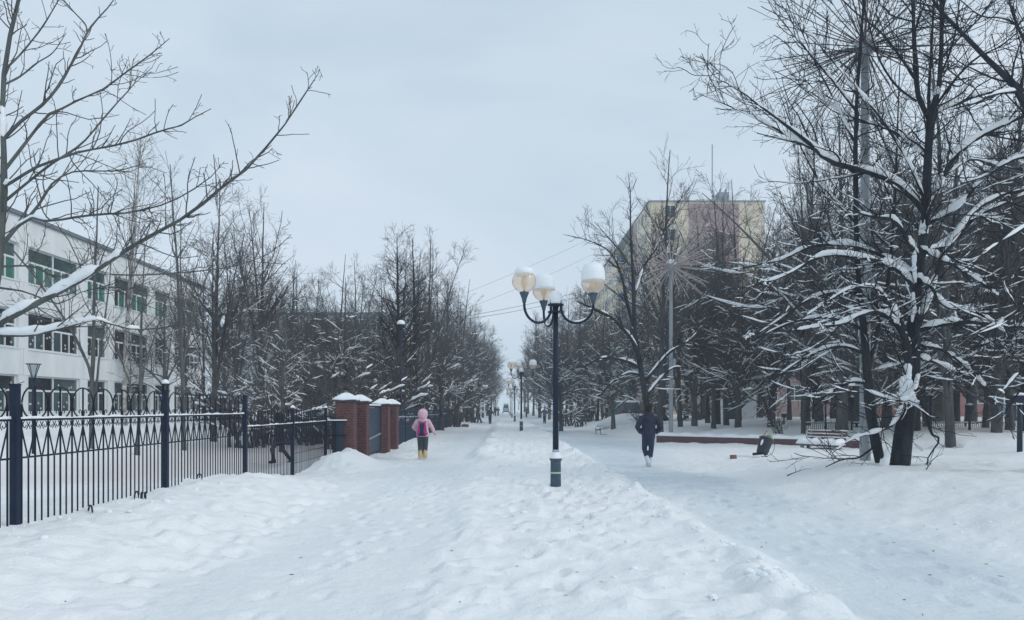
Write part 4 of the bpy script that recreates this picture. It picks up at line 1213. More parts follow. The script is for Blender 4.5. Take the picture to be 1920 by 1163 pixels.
def cbox(w_, h_, d_, key, bev=0.0):
    k = (round(w_, 3), round(h_, 3), round(d_, 3), key)
    if k not in cache:
        cache[k] = MB().box((-d_, 0, 0), (0, w_, h_)).mesh(key)
    return cache[k]


for bi, (z0, z1) in enumerate(bands):
    for i in range(len(cuts) - 1):
        add("wall_panel", cbox(cuts[i + 1] - cuts[i] - .025, z1 - z0 - .02, .35, "wall_panel"), M['wall'], school, (0, cuts[i] + .012, z0 + .01))
for r_ in rows:
    edges = [0.0]
    for (y, w_) in wins: edges += [y - Yb0, y - Yb0 + w_]
    edges.append(Yb1 - Yb0)
    for i in range(0, len(edges), 2):
        a, b = edges[i], edges[i + 1]
        if b - a > .1:
            add("pier_panel", cbox(b - a, r_[1] - r_[0], .34, "pier_panel"), M['wall'], school, (-.006, a, r_[0]))
sp("joint_backing", MB().box((-.40, .02, -.2), (-.36, Yb1 - Yb0 - .02, 1.3)).box((-.40, .02, 3.3), (-.36, Yb1 - Yb0 - .02, 4.5)).box((-.40, .02, 6.5), (-.36, Yb1 - Yb0 - .02, 7.85)).box((-.40, .02, 9.8), (-.36, Yb1 - Yb0 - .02, 11.1)), M['wall_dark'])
win_cache = {}


def win_frame(w_, h_):
    k = (w_, round(h_, 3))
    if k in win_cache: return win_cache[k]
    mb = MB(); t = .075; x0, x1 = -.24, -.16
    mb.box((x0, 0, 0), (x1, t, h_)).box((x0, w_ - t, 0), (x1, w_, h_))
    mb.box((x0, t, 0), (x1, w_ - t, t)).box((x0, t, h_ - t), (x1, w_ - t, h_))
    halves = [(t, w_ / 2 - t * .6), (w_ / 2 + t * .6, w_ - t)] if w_ > 3 else [(t, w_ - t)]
    if w_ > 3: mb.box((x0, w_ / 2 - t * .6, t), (x1 + .01, w_ / 2 + t * .6, h_ - t))
    ztr = h_ * .60
    panes = []
    for a, b in halves:
        mb.box((x0 + .004, a, ztr - .05), (x1 - .004, b, ztr + .05))
        panes.append((a, b, ztr + .05, h_ - t, 'T'))
        n = 3
        for j in range(n):
            p0 = a + (b - a) * j / n; p1 = a + (b - a) * (j + 1) / n
            if j: mb.box((x0 + .002, p0 - .035, t), (x1 - .002, p0 + .035, ztr - .05))
            panes.append((p0 + (.035 if j else 0), p1 - (.035 if j < n - 1 else 0), t, ztr - .05, 'L'))
    mb.box((-.16, -.02, -.06), (.05, w_ + .02, -.004))
    win_cache[k] = (mb.mesh("window_frame"), panes)
    return win_cache[k]


star_me = MB()
for k in range(3):
    a = k * math.pi / 3
    star_me.obox((0, -.09 * math.cos(a), -.09 * math.sin(a)), (0, .09 * math.cos(a), .09 * math.sin(a)), .004, .045)
star_me = star_me.mesh("paper_snowflake")
wr = random.Random(3)
for ri, (z0, z1) in enumerate(rows):
    for wi, (y, w_) in enumerate(wins):
        me, panes = win_frame(w_, z1 - z0)
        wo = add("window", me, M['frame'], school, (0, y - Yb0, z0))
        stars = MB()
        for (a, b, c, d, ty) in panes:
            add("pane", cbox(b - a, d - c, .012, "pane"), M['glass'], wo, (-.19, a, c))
            q = wr.random()
            if ri == 2 and ty == 'L' and q < .82:
                add("curtain", cbox(b - a, d - c, .02, "curtain"), M['curtain'] if q < .55 else M['curtain2'], wo, (-.235, a, c))
            elif ri == 2 and ty == 'T' and q < .75:
                add("blind", cbox(b - a, d - c, .021, "blind"), M['green_blind'], wo, (-.25, a, c))
            elif ri < 2 and q < (.5 if ri == 0 else .28):
                add("blind", cbox(b - a, d - c, .022, "blind"), M['blind'], wo, (-.26, a, c))
            if ri < 2 and wr.random() < .7:
                for _ in range(2 if ty == 'L' else 3):
                    u, v = wr.uniform(a + .12, b - .12), wr.uniform(c + .12, d - .12)
                    for k in range(3):
                        an = k * math.pi / 3 + .2
                        stars.obox((-.176, u - .06 * math.cos(an), v - .06 * math.sin(an)), (-.176, u + .06 * math.cos(an), v + .06 * math.sin(an)), .004, .035)
        if stars.n:
            tag(add("paper_snowflakes", stars.mesh("paper_snowflakes"), M['white_paper'], wo), kind='stuff')


# ------------------------------------------------------------------ other buildings
def block(name, label, lo, hi, m, cat_='building'):
    o = empty(name, (lo[0], lo[1], 0), label, cat_)
    b = add("wall", MB().box((0, 0, lo[2]), (hi[0] - lo[0], hi[1] - lo[1], hi[2])).mesh("wall"), m, o)
    r = add("roof", MB().box((-.2, -.2, hi[2]), (hi[0] - lo[0] + .2, hi[1] - lo[1] + .2, hi[2] + .35)).mesh("roof"), M['flash'], o)
    return o, b, r


def facade_windows(o, axis, at, u0, u1, z0, z1, nu, nz_, ww=1.5, wh=1.45, sign=-1, mframe=None):
    """frames + panes on a plane; axis 'x' -> plane of constant x (windows run along y)"""
    if axis == 'x':
        fr = MB().box((-.06, -.08, -.08), (.05, ww + .08, 0)).box((-.06, -.08, wh), (.05, ww + .08, wh + .08)).box((-.06, -.08, 0), (.05, 0, wh)).box((-.06, ww, 0), (.05, ww + .08, wh)).box((-.05, ww / 2 - .04, 0), (.04, ww / 2 + .04, wh)).mesh("window")
        pn = MB().box((-.03, 0, 0), (.02, ww, wh)).mesh("pane")
    else:
        fr = MB().box((-.08, -.05, -.08), (ww + .08, .06, 0)).box((-.08, -.05, wh), (ww + .08, .06, wh + .08)).box((-.08, -.05, 0), (0, .06, wh)).box((ww, -.05, 0), (ww + .08, .06, wh)).box((ww / 2 - .04, -.04, 0), (ww / 2 + .04, .05, wh)).mesh("window")
        pn = MB().box((0, -.02, 0), (ww, .03, wh)).mesh("pane")
    for i in range(nu):
        for j in range(nz_):
            u = u0 + (u1 - u0) * (i + .5) / nu - ww / 2
            z = z0 + (z1 - z0) * (j + .35) / nz_
            f = add("window", fr, mframe or M['frame'], o, (at, u, z) if axis == 'x' else (u, at, z))
            add("pane", pn, M['dark_glass'], f)


def yellow_block():
    o = empty("apartment_block", (18.75, 97, 0), "tall yellow and mauve apartment block rising behind the bare trees", "apartment block")
    H = 28.4
    add("wall", MB().box((0, 0, 0), (15.0, 12, H)).mesh("wall"), M['yellow'], o)
    add("wall", MB().box((1.2, 12.001, 0), (15, 30, H - .0)).mesh("wall"), M['yellow'], o)
    add("wall", MB().box((.2, 30.001, 0), (15, 48, H)).mesh("wall"), M['yellow'], o)
    add("wall", MB().box((1.2, 48.001, 0), (15, 80, H)).mesh("wall"), M['yellow'], o)
    add("facade_stripe", MB().box((5.2, -.12, 0), (11.6, -.002, H - .25)).mesh("facade_stripe"), M['mauve'], o)
    add("facade_stripe", MB().box((-.06, 9.2, 0), (-.002, 11.9, H - .25)).mesh("facade_stripe"), M['mauve'], o)
    r = add("roof", MB().box((-.12, -.12, H), (15.12, 80.1, H + .16)).mesh("roof"), M['pale_wall'], o)
    add("chimney", MB().box((9.2, .8, H + .16), (10.6, 2.4, H + 1.5)).box((9.4, 1.0, H + 1.5), (9.6, 1.2, H + 1.9)).box((10.1, 1.0, H + 1.5), (10.3, 1.2, H + 1.9)).mesh("chimney"), M['pale_wall'], r)
    add("antenna", MB().tube([(8.6, 1.6, H + .16), (8.6, 1.6, H + 8.0)], .05, 5).mesh("antenna"), M['cable'], r)
    facade_windows(o, 'x', 0, .6, 8.8, 1.0, H, 3, 9)
    facade_windows(o, 'x', 1.2, 12.5, 29.5, 1.0, H, 6, 9)
    facade_windows(o, 'x', .2, 30.5, 47.5, 1.0, H, 6, 9)
    bal = MB().box((-1.1, 0, 0), (.0, 3.0, 1.0)).mesh("balcony")
    for j in range(9):
        for u in (14.5, 25):
            add("balcony", bal, M['blue_wall'], o, (1.2, u, 1.2 + j * 3.05))
    facade_windows(o, 'y', 0, .4, 5.0, 1.0, H, 1, 9, ww=1.3)
    return o


yellow_block()
o, b, r = block("apartment_block", "long pale grey house far behind the left trees", (-42, 112, 0), (-17, 124, 15.6), M['pale_wall'], 'apartment block')
facade_windows(o, 'y', 0, 1, 24, 1, 15.2, 9, 5)
o, b, r = block("low_building", "low pink-walled building behind the wood on the right", (24, 78, 0), (52, 90, 5.2), M['pink_wall'], 'building')
facade_windows(o, 'y', 0, 1, 27, .8, 4.6, 8, 1, ww=1.8, wh=1.6)
o, b, r = block("kiosk", "small white hut with a green door between the trunks behind the wall", (17.4, 60, .3), (20.2, 62.5, 4.6), M['wall'], 'hut')
add("door", MB().box((.5, -.06, .6), (1.5, -.002, 2.7)).mesh("door"), M['green_coat'], o)
o, b, r = block("low_building", "pinkish cream house with a snowy roof between the trunks, left of the bench", (25.2, 76, .3), (33.5, 77.9, 5.4), M['mauve'], 'building')
facade_windows(o, 'y', 0, .5, 8, 1, 5, 3, 1)
o, b, r = block("apartment_block", "blue panelled tower glimpsed through boughs at the right", (60, 100, 0), (86, 114, 29), M['blue_wall'], 'apartment block')
facade_windows(o, 'y', 0, 1, 25, 1, 28.4, 9, 9)

# overhead wires
for k, (a, b, s_) in enumerate([(P(800, 578, 60), np.array((18.7, 97, 27.6)), .5), (P(800, 606, 60), np.array((18.7, 97, 25.6)), .7),
                                (P(830, 600, 62), np.array((18.7, 97, 19.6)), .6), (P(830, 604, 62), np.array((18.7, 97, 19.1)), .8)]):
    t = np.linspace(0, 1, 16)[:, None]
    pts = a * (1 - t) + b * t
    pts[:, 2] -= s_ * 4 * t[:, 0] * (1 - t[:, 0])
    lab = ["topmost thin wire sagging across the walkway", "second thin wire sagging across the walkway", "upper one of the close pair of lower wires", "lower one of the close pair of lower wires"][k]
    tag(add("overhead_wire", MB().tube(pts, .010 if k < 2 else .018, 4).mesh("overhead_wire"), M['cable']), lab, "wire", "overhead wires")

# ------------------------------------------------------------------ ornate fence
L_PAN = 3.35
ZR, ZL, ZA, ZC = 1.495, 1.105, .18, 1.675       # top rail, lower rail, arch half height, arch centre (for the upper section)
BARW = .0145


def arc_pts(cy, cz, a, b, t0, t1, n=16):
    t = np.linspace(math.radians(t0), math.radians(t1), n)
    return np.stack([np.zeros(n), cy + a * np.cos(t), cz + b * np.sin(t)], 1)


def spiral(cy, cz, r, turn, flip, start):
    t = np.linspace(0, 1, 12)
    a = start + turn * t
    rr_ = r * (1 - .72 * t)
    return np.stack([np.zeros(12), cy + flip * rr_ * np.cos(a), cz + rr_ * np.sin(a)], 1)


iv = (L_PAN - .20) / 14
fm = {}
zb = 0.02
fm['picket_tall'] = MB().box((-BARW / 2, -BARW / 2, zb), (BARW / 2, BARW / 2, ZC + ZA - .006)).mesh("picket")
fm['picket_neck'] = MB().box((-BARW / 2 + .001, -BARW / 2, zb), (BARW / 2 + .001, BARW / 2, 1.66)).mesh("picket")
fm['picket_low'] = MB().box((-BARW / 2 + .001, -.0065, zb), (BARW / 2 - .001, .0065, ZL - .012)).mesh("picket")
fm['arch'] = MB().tube(arc_pts(0, ZC, iv * .97, ZA, -58, 238, 20), .009, 5).mesh("arch", True)
fm['brace'] = MB().obox((0, .004, 1.40), (0, iv * .44, ZL + .012), .012, .011).mesh("brace")
fm['brace2'] = MB().obox((0, -.004, 1.40), (0, -iv * .44, ZL + .012), .012, .011).mesh("brace")
s1 = MB()
for fl in (1, -1):
    s1.tube(spiral(fl * iv * .24, ZR - .055, .042, 4.6, -fl, 1.9), .0058, 4)
    s1.tube([(0, fl * iv * .12, ZR - .018), (0, fl * iv * .02, ZR - .055), (0, fl * iv * .14, ZR - .098)], .0055, 4)
fm['scroll'] = s1.mesh("scroll", True)
s2 = MB()
for fl in (1, -1):
    s2.tube(np.concatenate([[(0, fl * .012, ZR + .012)], spiral(fl * .062, ZR + .075, .036, -4.6, fl, 3.5)]), .0062, 4)
fm['upper_scroll'] = s2.mesh("scroll", True)
fm['rail'] = MB().box((-.015, 0, ZR - .011), (.015, L_PAN - .10, ZR + .011)).mesh("rail")
fm['rail_low'] = MB().box((-.012, 0, ZL - .009), (.012, L_PAN - .10, ZL + .009)).mesh("rail")
fm['post'] = MB().box((-.036, -.036, -.1), (.036, .036, 1.85)).box((-.040, -.040, 1.85), (.040, .040, 1.866)).mesh("post")
sb = MB()
n_ = 40
yy = np.linspace(.01, L_PAN - .11, n_)
hh = .008 + .020 * np.abs(np.sin(yy * 7.3)) * np.abs(np.sin(yy * 2.1 + 1)) + R.uniform(0, .008, n_)
sb.rings([[(-.016, y, ZR + .0115), (.016, y, ZR + .0115), (.011, y, ZR + .0115 + h), (-.011, y, ZR + .0115 + h)] for y, h in zip(yy, hh)])
fm['snow'] = sb.mesh("snow", True)
fm['post_snow'] = MB().lathe([(.045, 0), (.052, .02), (.045, .045), (.026, .062), (.004, .068)], n=10).mesh("post_snow", True)


def panel_parts(fence, y0, dz, L=L_PAN):
    k_ = L / L_PAN
    def put(n, key, y, m=M['iron']):
        return add(n, fm[key], m, fence, (0, y, dz))
    for i in range(15):
        y = y0 + .10 + iv * i * k_
        put("picket", 'picket_tall' if i % 2 else 'picket_neck', y)
        if i % 2:
            put("arch", 'arch', y); put("scroll", 'upper_scroll', y)
        if i < 14:
            put("picket", 'picket_low', y + iv * k_ * .5)
            put("scroll", 'scroll', y + iv * k_ * .5)
            put("brace", 'brace', y)
        if i > 0: put("brace", 'brace2', y)
    put("rail", 'rail', y0 + .05); put("rail", 'rail_low', y0 + .05)
    put("snow", 'snow', y0 + .05, M['snow'])


fence = empty("metal_fence", (-5.0, 4.25, 0), "upper section of dark wrought-iron fence with round arches along the near left", "fence")
for k in range(3):
    panel_parts(fence, k * 3.37, 0)
for k in range(4):
    add("post", fm['post'], M['navy'], fence, (0, k * 3.37, 0))
pl_ = add("lantern", MB().box((-.05, -.05, 1.867), (.05, .05, 1.88)).box((-.035, -.035, 1.88), (-.028, .035, 1.96)).box((.028, -.035, 1.88), (.035, .035, 1.96)).box((-.05, -.05, 1.96), (.05, .05, 1.972)).mesh("lantern"), M['iron'], fence, (0, 2 * 3.37, 0))
add("snow", fm['post_snow'], M['snow'], pl_, (0, 0, 1.973))
fence2 = empty("metal_fence", (-5.0, 14.36, -.25), "lower stepped-down section of dark wrought-iron fence ending at the brick pillars", "fence")
for k in range(2):
    panel_parts(fence2, k * 3.22 + .02, 0, 3.2)
for k in (1, 2):
    po = add("post", fm['post'], M['navy'], fence2, (0, k * 3.22, 0))
    add("snow", fm['post_snow'], M['snow'], po, (0, 0, 1.867))
for z in (.78, .55):
    add("wire", MB().box((-.004, 3.3, z), (.004, 6.4, z + .012)).mesh("wire"), M['iron'], fence2)
# short return to the first pillar: bars and a solid sheet
add("rail", MB().box((.06, 6.40, ZR - .02), (.60, 6.44, ZR + .02)).mesh("rail"), M['iron'], fence2)
add("snow", MB().box((.06, 6.395, ZR + .0205), (.60, 6.445, ZR + .05), .008).mesh("snow"), M['snow'], fence2)
add("rail", MB().box((.06, 6.40, ZL - .02), (.60, 6.44, ZL + .02)).mesh("rail"), M['iron'], fence2)
for i in range(5):
    add("picket", fm['picket_neck'], M['iron'], fence2, (.10 + i * .045, 6.42, 0))
add("sheet", MB().box((.20, 6.445, .2), (.50, 6.452, ZR - .025)).mesh("sheet"), M['navy_sheet'], fence2)

# the same fence running on beyond the gate: each panel joined, steps down with the ground
pm = MB()
for i in range(15):
    y = .10 + iv * i
    pm.box((-BARW / 2, y - BARW / 2, .05), (BARW / 2, y + BARW / 2, ZC + ZA - .01 if i % 2 else 1.66))
    if i < 14:
        yq = y + iv / 2
        pm.box((-.009, yq - .009, .05), (.009, yq + .009, ZL))
        pm.obox((0, y, 1.40), (0, y + iv * .44, ZL), .014, .013)
        pm.obox((0, y + iv, 1.40), (0, y + iv * .56, ZL), .014, .013)
        pm.obox((0, y + .02, ZR - .05), (0, y + iv - .02, ZR - .05), .02, .05)
    if i % 2: pm.tube(arc_pts(y, ZC, iv * .97, ZA, -58, 238, 12), .010, 4)
pm.box((-.02, .05, ZR - .014), (.02, L_PAN - .05, ZR + .014)).box((-.016, .05, ZL - .01), (.016, L_PAN - .05, ZL + .01)).box((-.016, .05, .18), (.016, L_PAN - .05, .21))
pm = pm.mesh("fence_panel")
ffence = empty("metal_fence", (-4.48, 30.2, -.28), "long dark fence running on beyond the gate with snow along its rails", "fence")
for k in range(14):
    dz = -.03 * (k % 3)
    tag(add("fence_panel", pm, M['navy_sheet'], ffence, (0, k * 3.37, dz)), kind='stuff')
    add("snow", fm['snow'], M['snow'], ffence, (0, k * 3.37 + .05, dz))
    add("post", fm['post'], M['navy'], ffence, (0, k * 3.37, dz - .02))
add("post", fm['post'], M['navy'], ffence, (0, 14 * 3.37, -.04))

# ------------------------------------------------------------------ gate pillars
def pillar_mesh(H=1.86, W=.51):
    b = MB()
    course, joint, bl = .075, .010, .25
    n = int(H / course)
    pr_ = random.Random(2)
    for c in range(n):
        z0, z1 = c * course, c * course + course - joint
        off = bl / 2 if c % 2 else 0
        for face in range(4):
            u = -W / 2
            first = True
            while u < W / 2 - .01:
                wbr = (bl / 2 if (first and c % 2) else bl)
                u1 = min(u + wbr, W / 2)
                j = pr_.uniform(-.003, .004)
                a0, a1 = u + joint / 2, u1 - joint / 2
                lo_, hi_ = W / 2 - .05 + .002 * face, W / 2 + j
                if face == 0: b.box((a0, -hi_, z0), (a1, -lo_, z1))
                elif face == 1: b.box((lo_, a0, z0), (hi_, a1, z1))
                elif face == 2: b.box((a0, lo_, z0), (a1, hi_, z1))
                else: b.box((-hi_, a0, z0), (-lo_, a1, z1))
                u = u1; first = False
    return b.mesh("bricks"), MB().box((-W / 2 + .008, -W / 2 + .008, -.3), (W / 2 - .008, W / 2 - .008, n * course)).mesh("mortar_core"), n * course


bm_, cm_, ph = pillar_mesh()
capm = MB().box((-.33, -.33, ph), (.33, .33, ph + .045)).put([(-.31, -.31, ph + .045), (.31, -.31, ph + .045), (.31, .31, ph + .045), (-.31, .31, ph + .045), (-.05, -.05, ph + .21), (.05, -.05, ph + .21), (.05, .05, ph + .21), (-.05, .05, ph + .21)], [(0, 1, 5, 4), (1, 2, 6, 5), (2, 3, 7, 6), (3, 0, 4, 7), (4, 5, 6, 7)]).mesh("cap")
sq = []
for hs, z in ((.345, .040), (.358, .056), (.345, .085), (.265, .135), (.175, .19), (.085, .235), (.02, .248)):
    ring = []
    for a in np.linspace(0, 2 * math.pi, 24, endpoint=False):
        c_, s_ = math.cos(a), math.sin(a)
        k = hs / max(abs(c_), abs(s_)) * .8 + hs * .2 * 1.12
        ring.append((c_ * min(k, hs * 1.22), s_ * min(k, hs * 1.22), ph + z + .008 * math.sin(a * 5)))
    sq.append(ring)
csn = MB().rings(sq).mesh("cap_snow", True)
pill = empty("brick_pillar", (-4.50, 21.16, 0), "nearest red brick gate pillar, snow pile against its foot", "gate pillar", "brick gate pillars")
tag(add("bricks", bm_, M['brick'], pill), kind='stuff')
add("mortar_core", cm_, M['mortar'], pill)
cp = add("cap", capm, M['cap'], pill)
add("snow", csn, M['snow'], cp)
for y, lab in ((23.12, "second red brick gate pillar, just before the dark blue gate leaf"), (27.36, "third red brick gate pillar, just beyond the dark blue gate leaf"), (29.5, "farthest red brick gate pillar, beside the slim lamp post")):
    dup(pill, (-4.50, y, -.02 if y < 25 else -.08), lab)
gate = empty("metal_gate", (-4.50, 23.42, 0), "dark blue sheet-metal gate leaf between the middle brick pillars", "gate")
add("leaf_panel", MB().box((-.012, .10, .10), (.012, 3.5, 1.62)).mesh("leaf_panel"), M['navy_sheet'], gate)
add("gate_frame", MB().box((-.03, .06, .06), (.03, .13, 1.70)).box((-.03, 3.47, .06), (.03, 3.54, 1.70)).box((-.029, .13, 1.63), (.029, 3.47, 1.70)).box((-.029, .13, .06), (.029, 3.47, .12)).mesh("gate_frame"), M['navy'], gate)
add("diagonal_bar", MB().obox((.03, .2, .55), (.03, 3.4, .70), .03, .05).mesh("diagonal_bar"), M['galv'], gate)
add("snow", MB().box((-.032, .10, 1.7005), (.032, 3.5, 1.745), .012).mesh("snow"), M['snow'], gate)
add("gate_post", MB().box((.06, .12, 0), (.10, .16, 1.95)).mesh("gate_post"), M['galv'], gate)
wk = empty("wicket_gate", (-4.50, 27.63, -.05), "narrow dark wicket between the two farthest brick pillars", "gate")
add("leaf_panel", MB().box((-.012, .05, .15), (.012, 1.6, 1.55)).mesh("leaf_panel"), M['navy_sheet'], wk)
add("gate_frame", MB().box((-.03, .0, .1), (.03, .05, 1.62)).box((-.029, .05, 1.56), (.029, 1.6, 1.62)).mesh("gate_frame"), M['navy'], wk)
wk = empty("wicket_gate", (-4.56, 21.43, 0), "narrow dark wicket between the two nearest brick pillars", "gate")
add("leaf_panel", MB().box((-.012, .05, .15), (.012, 1.45, 1.55)).mesh("leaf_panel"), M['navy_sheet'], wk)
add("gate_frame", MB().box((-.03, .0, .1), (.03, .05, 1.62)).box((-.029, .05, 1.56), (.029, 1.45, 1.62)).mesh("gate_frame"), M['navy'], wk)

# ------------------------------------------------------------------ globe lamps down the middle
def lamp():
    o = empty("street_lamp", (1.01, 14.9, 0), "nearest three-globe lamp post, pale tape round its blue base", "street lamp", "three-globe lamps along the walkway")
    c8 = lambda r, z, n=8: [(r * math.cos(a + math.pi / 8), r * math.sin(a + math.pi / 8), z) for a in np.linspace(0, 2 * math.pi, n, endpoint=False)]
    ped = add("pedestal", MB().rings([c8(.125, -.2), c8(.125, .04), c8(.112, .06), c8(.108, .60), c8(.128, .62), c8(.128, .655)]).mesh("pedestal"), M['base_paint'], o)
    add("tape", MB().rings([c8(.1155, .355), c8(.1145, .385)], False).rings([c8(.1150, .358), c8(.114, .380)], False).mesh("tape"), M['tape'], ped)
    add("collar", MB().lathe([(.118, .655), (.10, .70), (.072, .78), (.066, .83)], n=16).mesh("collar", True), M['hub'], o)
    add("collar_snow", MB().lathe([(.126, .656), (.124, .675), (.106, .705), (.08, .77), (.06, .79)], n=14).mesh("collar_snow", True), M['snow'], o)
    add("pole", MB().lathe([(.060, .80), (.056, 2.2), (.050, 3.72)], n=14).mesh("pole", True), M['navy'], o)
    add("crown_plate", MB().lathe([(.16, 3.56), (.16, 3.585)], n=16).lathe([(.165, 3.70), (.165, 3.725)], n=16).lathe([(.03, 3.585), (.075, 3.70)], n=12).mesh("crown_plate"), M['navy'], o)
    pins = MB()
    for a in (.5, 2.2, 3.9, 5.4): pins.box((.14 * math.cos(a) - .018, .14 * math.sin(a) - .018, 3.586), (.14 * math.cos(a) + .018, .14 * math.sin(a) + .018, 3.80))
    add("pins", pins.mesh("pins"), M['navy'], o)
    add("crown_snow", MB().lathe([(.155, 3.726), (.16, 3.78), (.15, 3.85), (.12, 3.93), (.06, 3.985), (.005, 4.0)], n=16).mesh("crown_snow", True), M['snow'], o)
    for k, (ang, th) in enumerate(((105, 1), (214, 0), (338, 2))):
        a = math.radians(ang)
        d = np.array((math.cos(a), math.sin(a), 0))
        r0, r1 = .115, .77
        cx, rad = (r0 + r1) / 2, (r1 - r0) / 2
        t = np.linspace(math.pi, 2 * math.pi, 18)
        pts = [d * (cx + rad * math.cos(q)) + np.array((0, 0, 3.66 + rad * math.sin(q) * 1.0)) for q in t]
        pts = [d * r0 + np.array((0, 0, 3.72))] + pts + [d * r1 + np.array((0, 0, 3.76))]
        arm = add("arm", MB().tube(pts, .026, 8).mesh("arm", True), M['navy'], o)
        c = d * r1
        cup = add("lamp_holder", MB().lathe([(.035, 3.70), (.05, 3.78), (.085, 3.87), (.092, 3.875), (.092, 3.905)], (c[0], c[1], 0), 14).mesh("lamp_holder"), M['base_paint'], o)
        gr = .235
        zc = 3.905 + gr * .90
        prof = []
        for q in np.linspace(-65, 62 if th == 0 else 80, 14):
            qq = math.radians(q); prof.append((gr * math.cos(qq), zc + gr * math.sin(qq) * .97))
        gl = add("globe", MB().lathe(prof, (c[0], c[1], 0), 20, cap=False).mesh("globe", True), M['globe'], o)
        add("bulb", MB().lathe([(.02, 3.9), (.025, 3.98), (.055, 4.04), (.062, 4.12), (.055, 4.18), (.02, 4.2)], (c[0], c[1], 0), 10).mesh("bulb", True), M['bulb'], gl)
        if th:
            hgt = .30 if th == 1 else .33
            zs = zc + .02
            pf = [(gr * .985, zs), (gr * 1.015, zs + .05), (gr * .99, zs + hgt * .45), (gr * .92, zs + hgt * .75), (gr * .70, zs + hgt * .97), (gr * .35, zs + hgt * 1.07), (.01, zs + hgt * 1.09)]
            add("snow", MB().lathe(pf, (c[0], c[1], 0), 20).mesh("snow", True), M['snow'], gl)
            am = pts[8:14]
            add("snow", MB().tube([q + np.array((0, 0, .035)) for q in am], [.008, .022, .026, .026, .022, .008], 6).mesh("snow", True), M['snow'], arm)
        else:
            zs = zc + gr * math.sin(math.radians(62)) * .97
            add("snow", MB().lathe([(gr * .62, zs - .10), (gr * .84, zs - .07), (gr * .80, zs - .01), (gr * .6, zs + .05), (.01, zs + .07)], (c[0], c[1], 0), 18).mesh("snow", True), M['snow'], gl)
    return o


lp = lamp()
lp.location.z = hz(1.01, 14.9) - .06
for k, (y, lab) in enumerate(((46.5, "second three-globe lamp along the walkway"), (78, "third three-globe lamp along the walkway"), (110, "fourth three-globe lamp along the walkway"), (142, "fifth three-globe lamp, tiny among the far trees"))):
    dup(lp, (1.01, y, hz(1.01, y) - .05), lab)

# slim single lamp by the gate, lantern in the yard, garden posts
o = empty("street_lamp", (-4.95, 35.5, -.05), "slim single-headed lamp post with snow cap beside the last pillar", "street lamp")
add("pole", MB().lathe([(.075, -.2), (.075, .5), (.055, .55), (.045, 5.35)], n=10).mesh("pole", True), M['navy'], o)
add("lamp_head", MB().lathe([(.06, 5.35), (.10, 5.42), (.19, 5.60), (.20, 5.63)], n=12).mesh("lamp_head"), M['navy'], o)
add("snow", MB().lathe([(.20, 5.631), (.205, 5.68), (.17, 5.77), (.10, 5.83), (.01, 5.85)], n=12).mesh("snow", True), M['snow'], o)

lx, ly = P(63, 0, 22)[0], 22
o = empty("yard_lamp", (lx, ly, .2), "small garden lantern with an open cone head in the school yard", "lamp")
add("pole", MB().lathe([(.05, -.2), (.045, 2.25)], n=10).mesh("pole", True), M['navy'], o)
add("lantern_frame", MB().lathe([(.20, 2.70), (.21, 2.72)], n=12).obox((.03, 0, 2.25), (.19, 0, 2.70), .015, .015).obox((-.03, 0, 2.25), (-.19, 0, 2.70), .015, .015).obox((0, .03, 2.25), (0, .19, 2.70), .015, .015).obox((0, -.03, 2.25), (0, -.19, 2.70), .015, .015).lathe([(.05, 2.23), (.06, 2.27)], n=10).mesh("lantern_frame"), M['navy'], o)
add("lantern_glass", MB().lathe([(.04, 2.28), (.17, 2.69)], n=12, cap=False).mesh("lantern_glass", True), M['glass'], o)

for px, base, top, Y, wd, lab in ((1548, 793, 748, 37, .05, "thin dark garden post behind the bench back"), (1597, 797, 745, 36, .05, "dark garden post between the bench and the tall pole"),
                                  (1745, 800, 742, 35, .06, "dark garden post just right of the leaning lime"), (1912, 820, 742, 24, .085, "black box-headed lamp post at the right edge"),
                                  (1470, 792, 776, 41, .05, "short snow-capped bollard behind the wall, left of the bench"), (1818, 812, 760, 33, .06, "dark post between the two thick trunks on the right")):
    X, _, zt = P(px, top, Y); z0 = hz(X, Y)
    H = zt - z0
    o = empty("garden_lamp", (X, Y, z0), lab, "post")
    add("pole", MB().lathe([(wd, -.3), (wd * .8, H - .1)], n=8).mesh("pole", True), M['navy'], o)
    add("lamp_head", MB().box((-wd * 2, -wd * 2, H - .22), (wd * 2, wd * 2, H - .02), -.01).box((-wd * 2.3, -wd * 2.3, H - .02), (wd * 2.3, wd * 2.3, H)).mesh("lamp_head"), M['navy'], o)
    add("snow", MB().lathe([(wd * 2.2, H + .001), (wd * 2, H + .05), (wd, H + .09), (.005, H + .1)], n=9).mesh("snow", True), M['snow'], o)


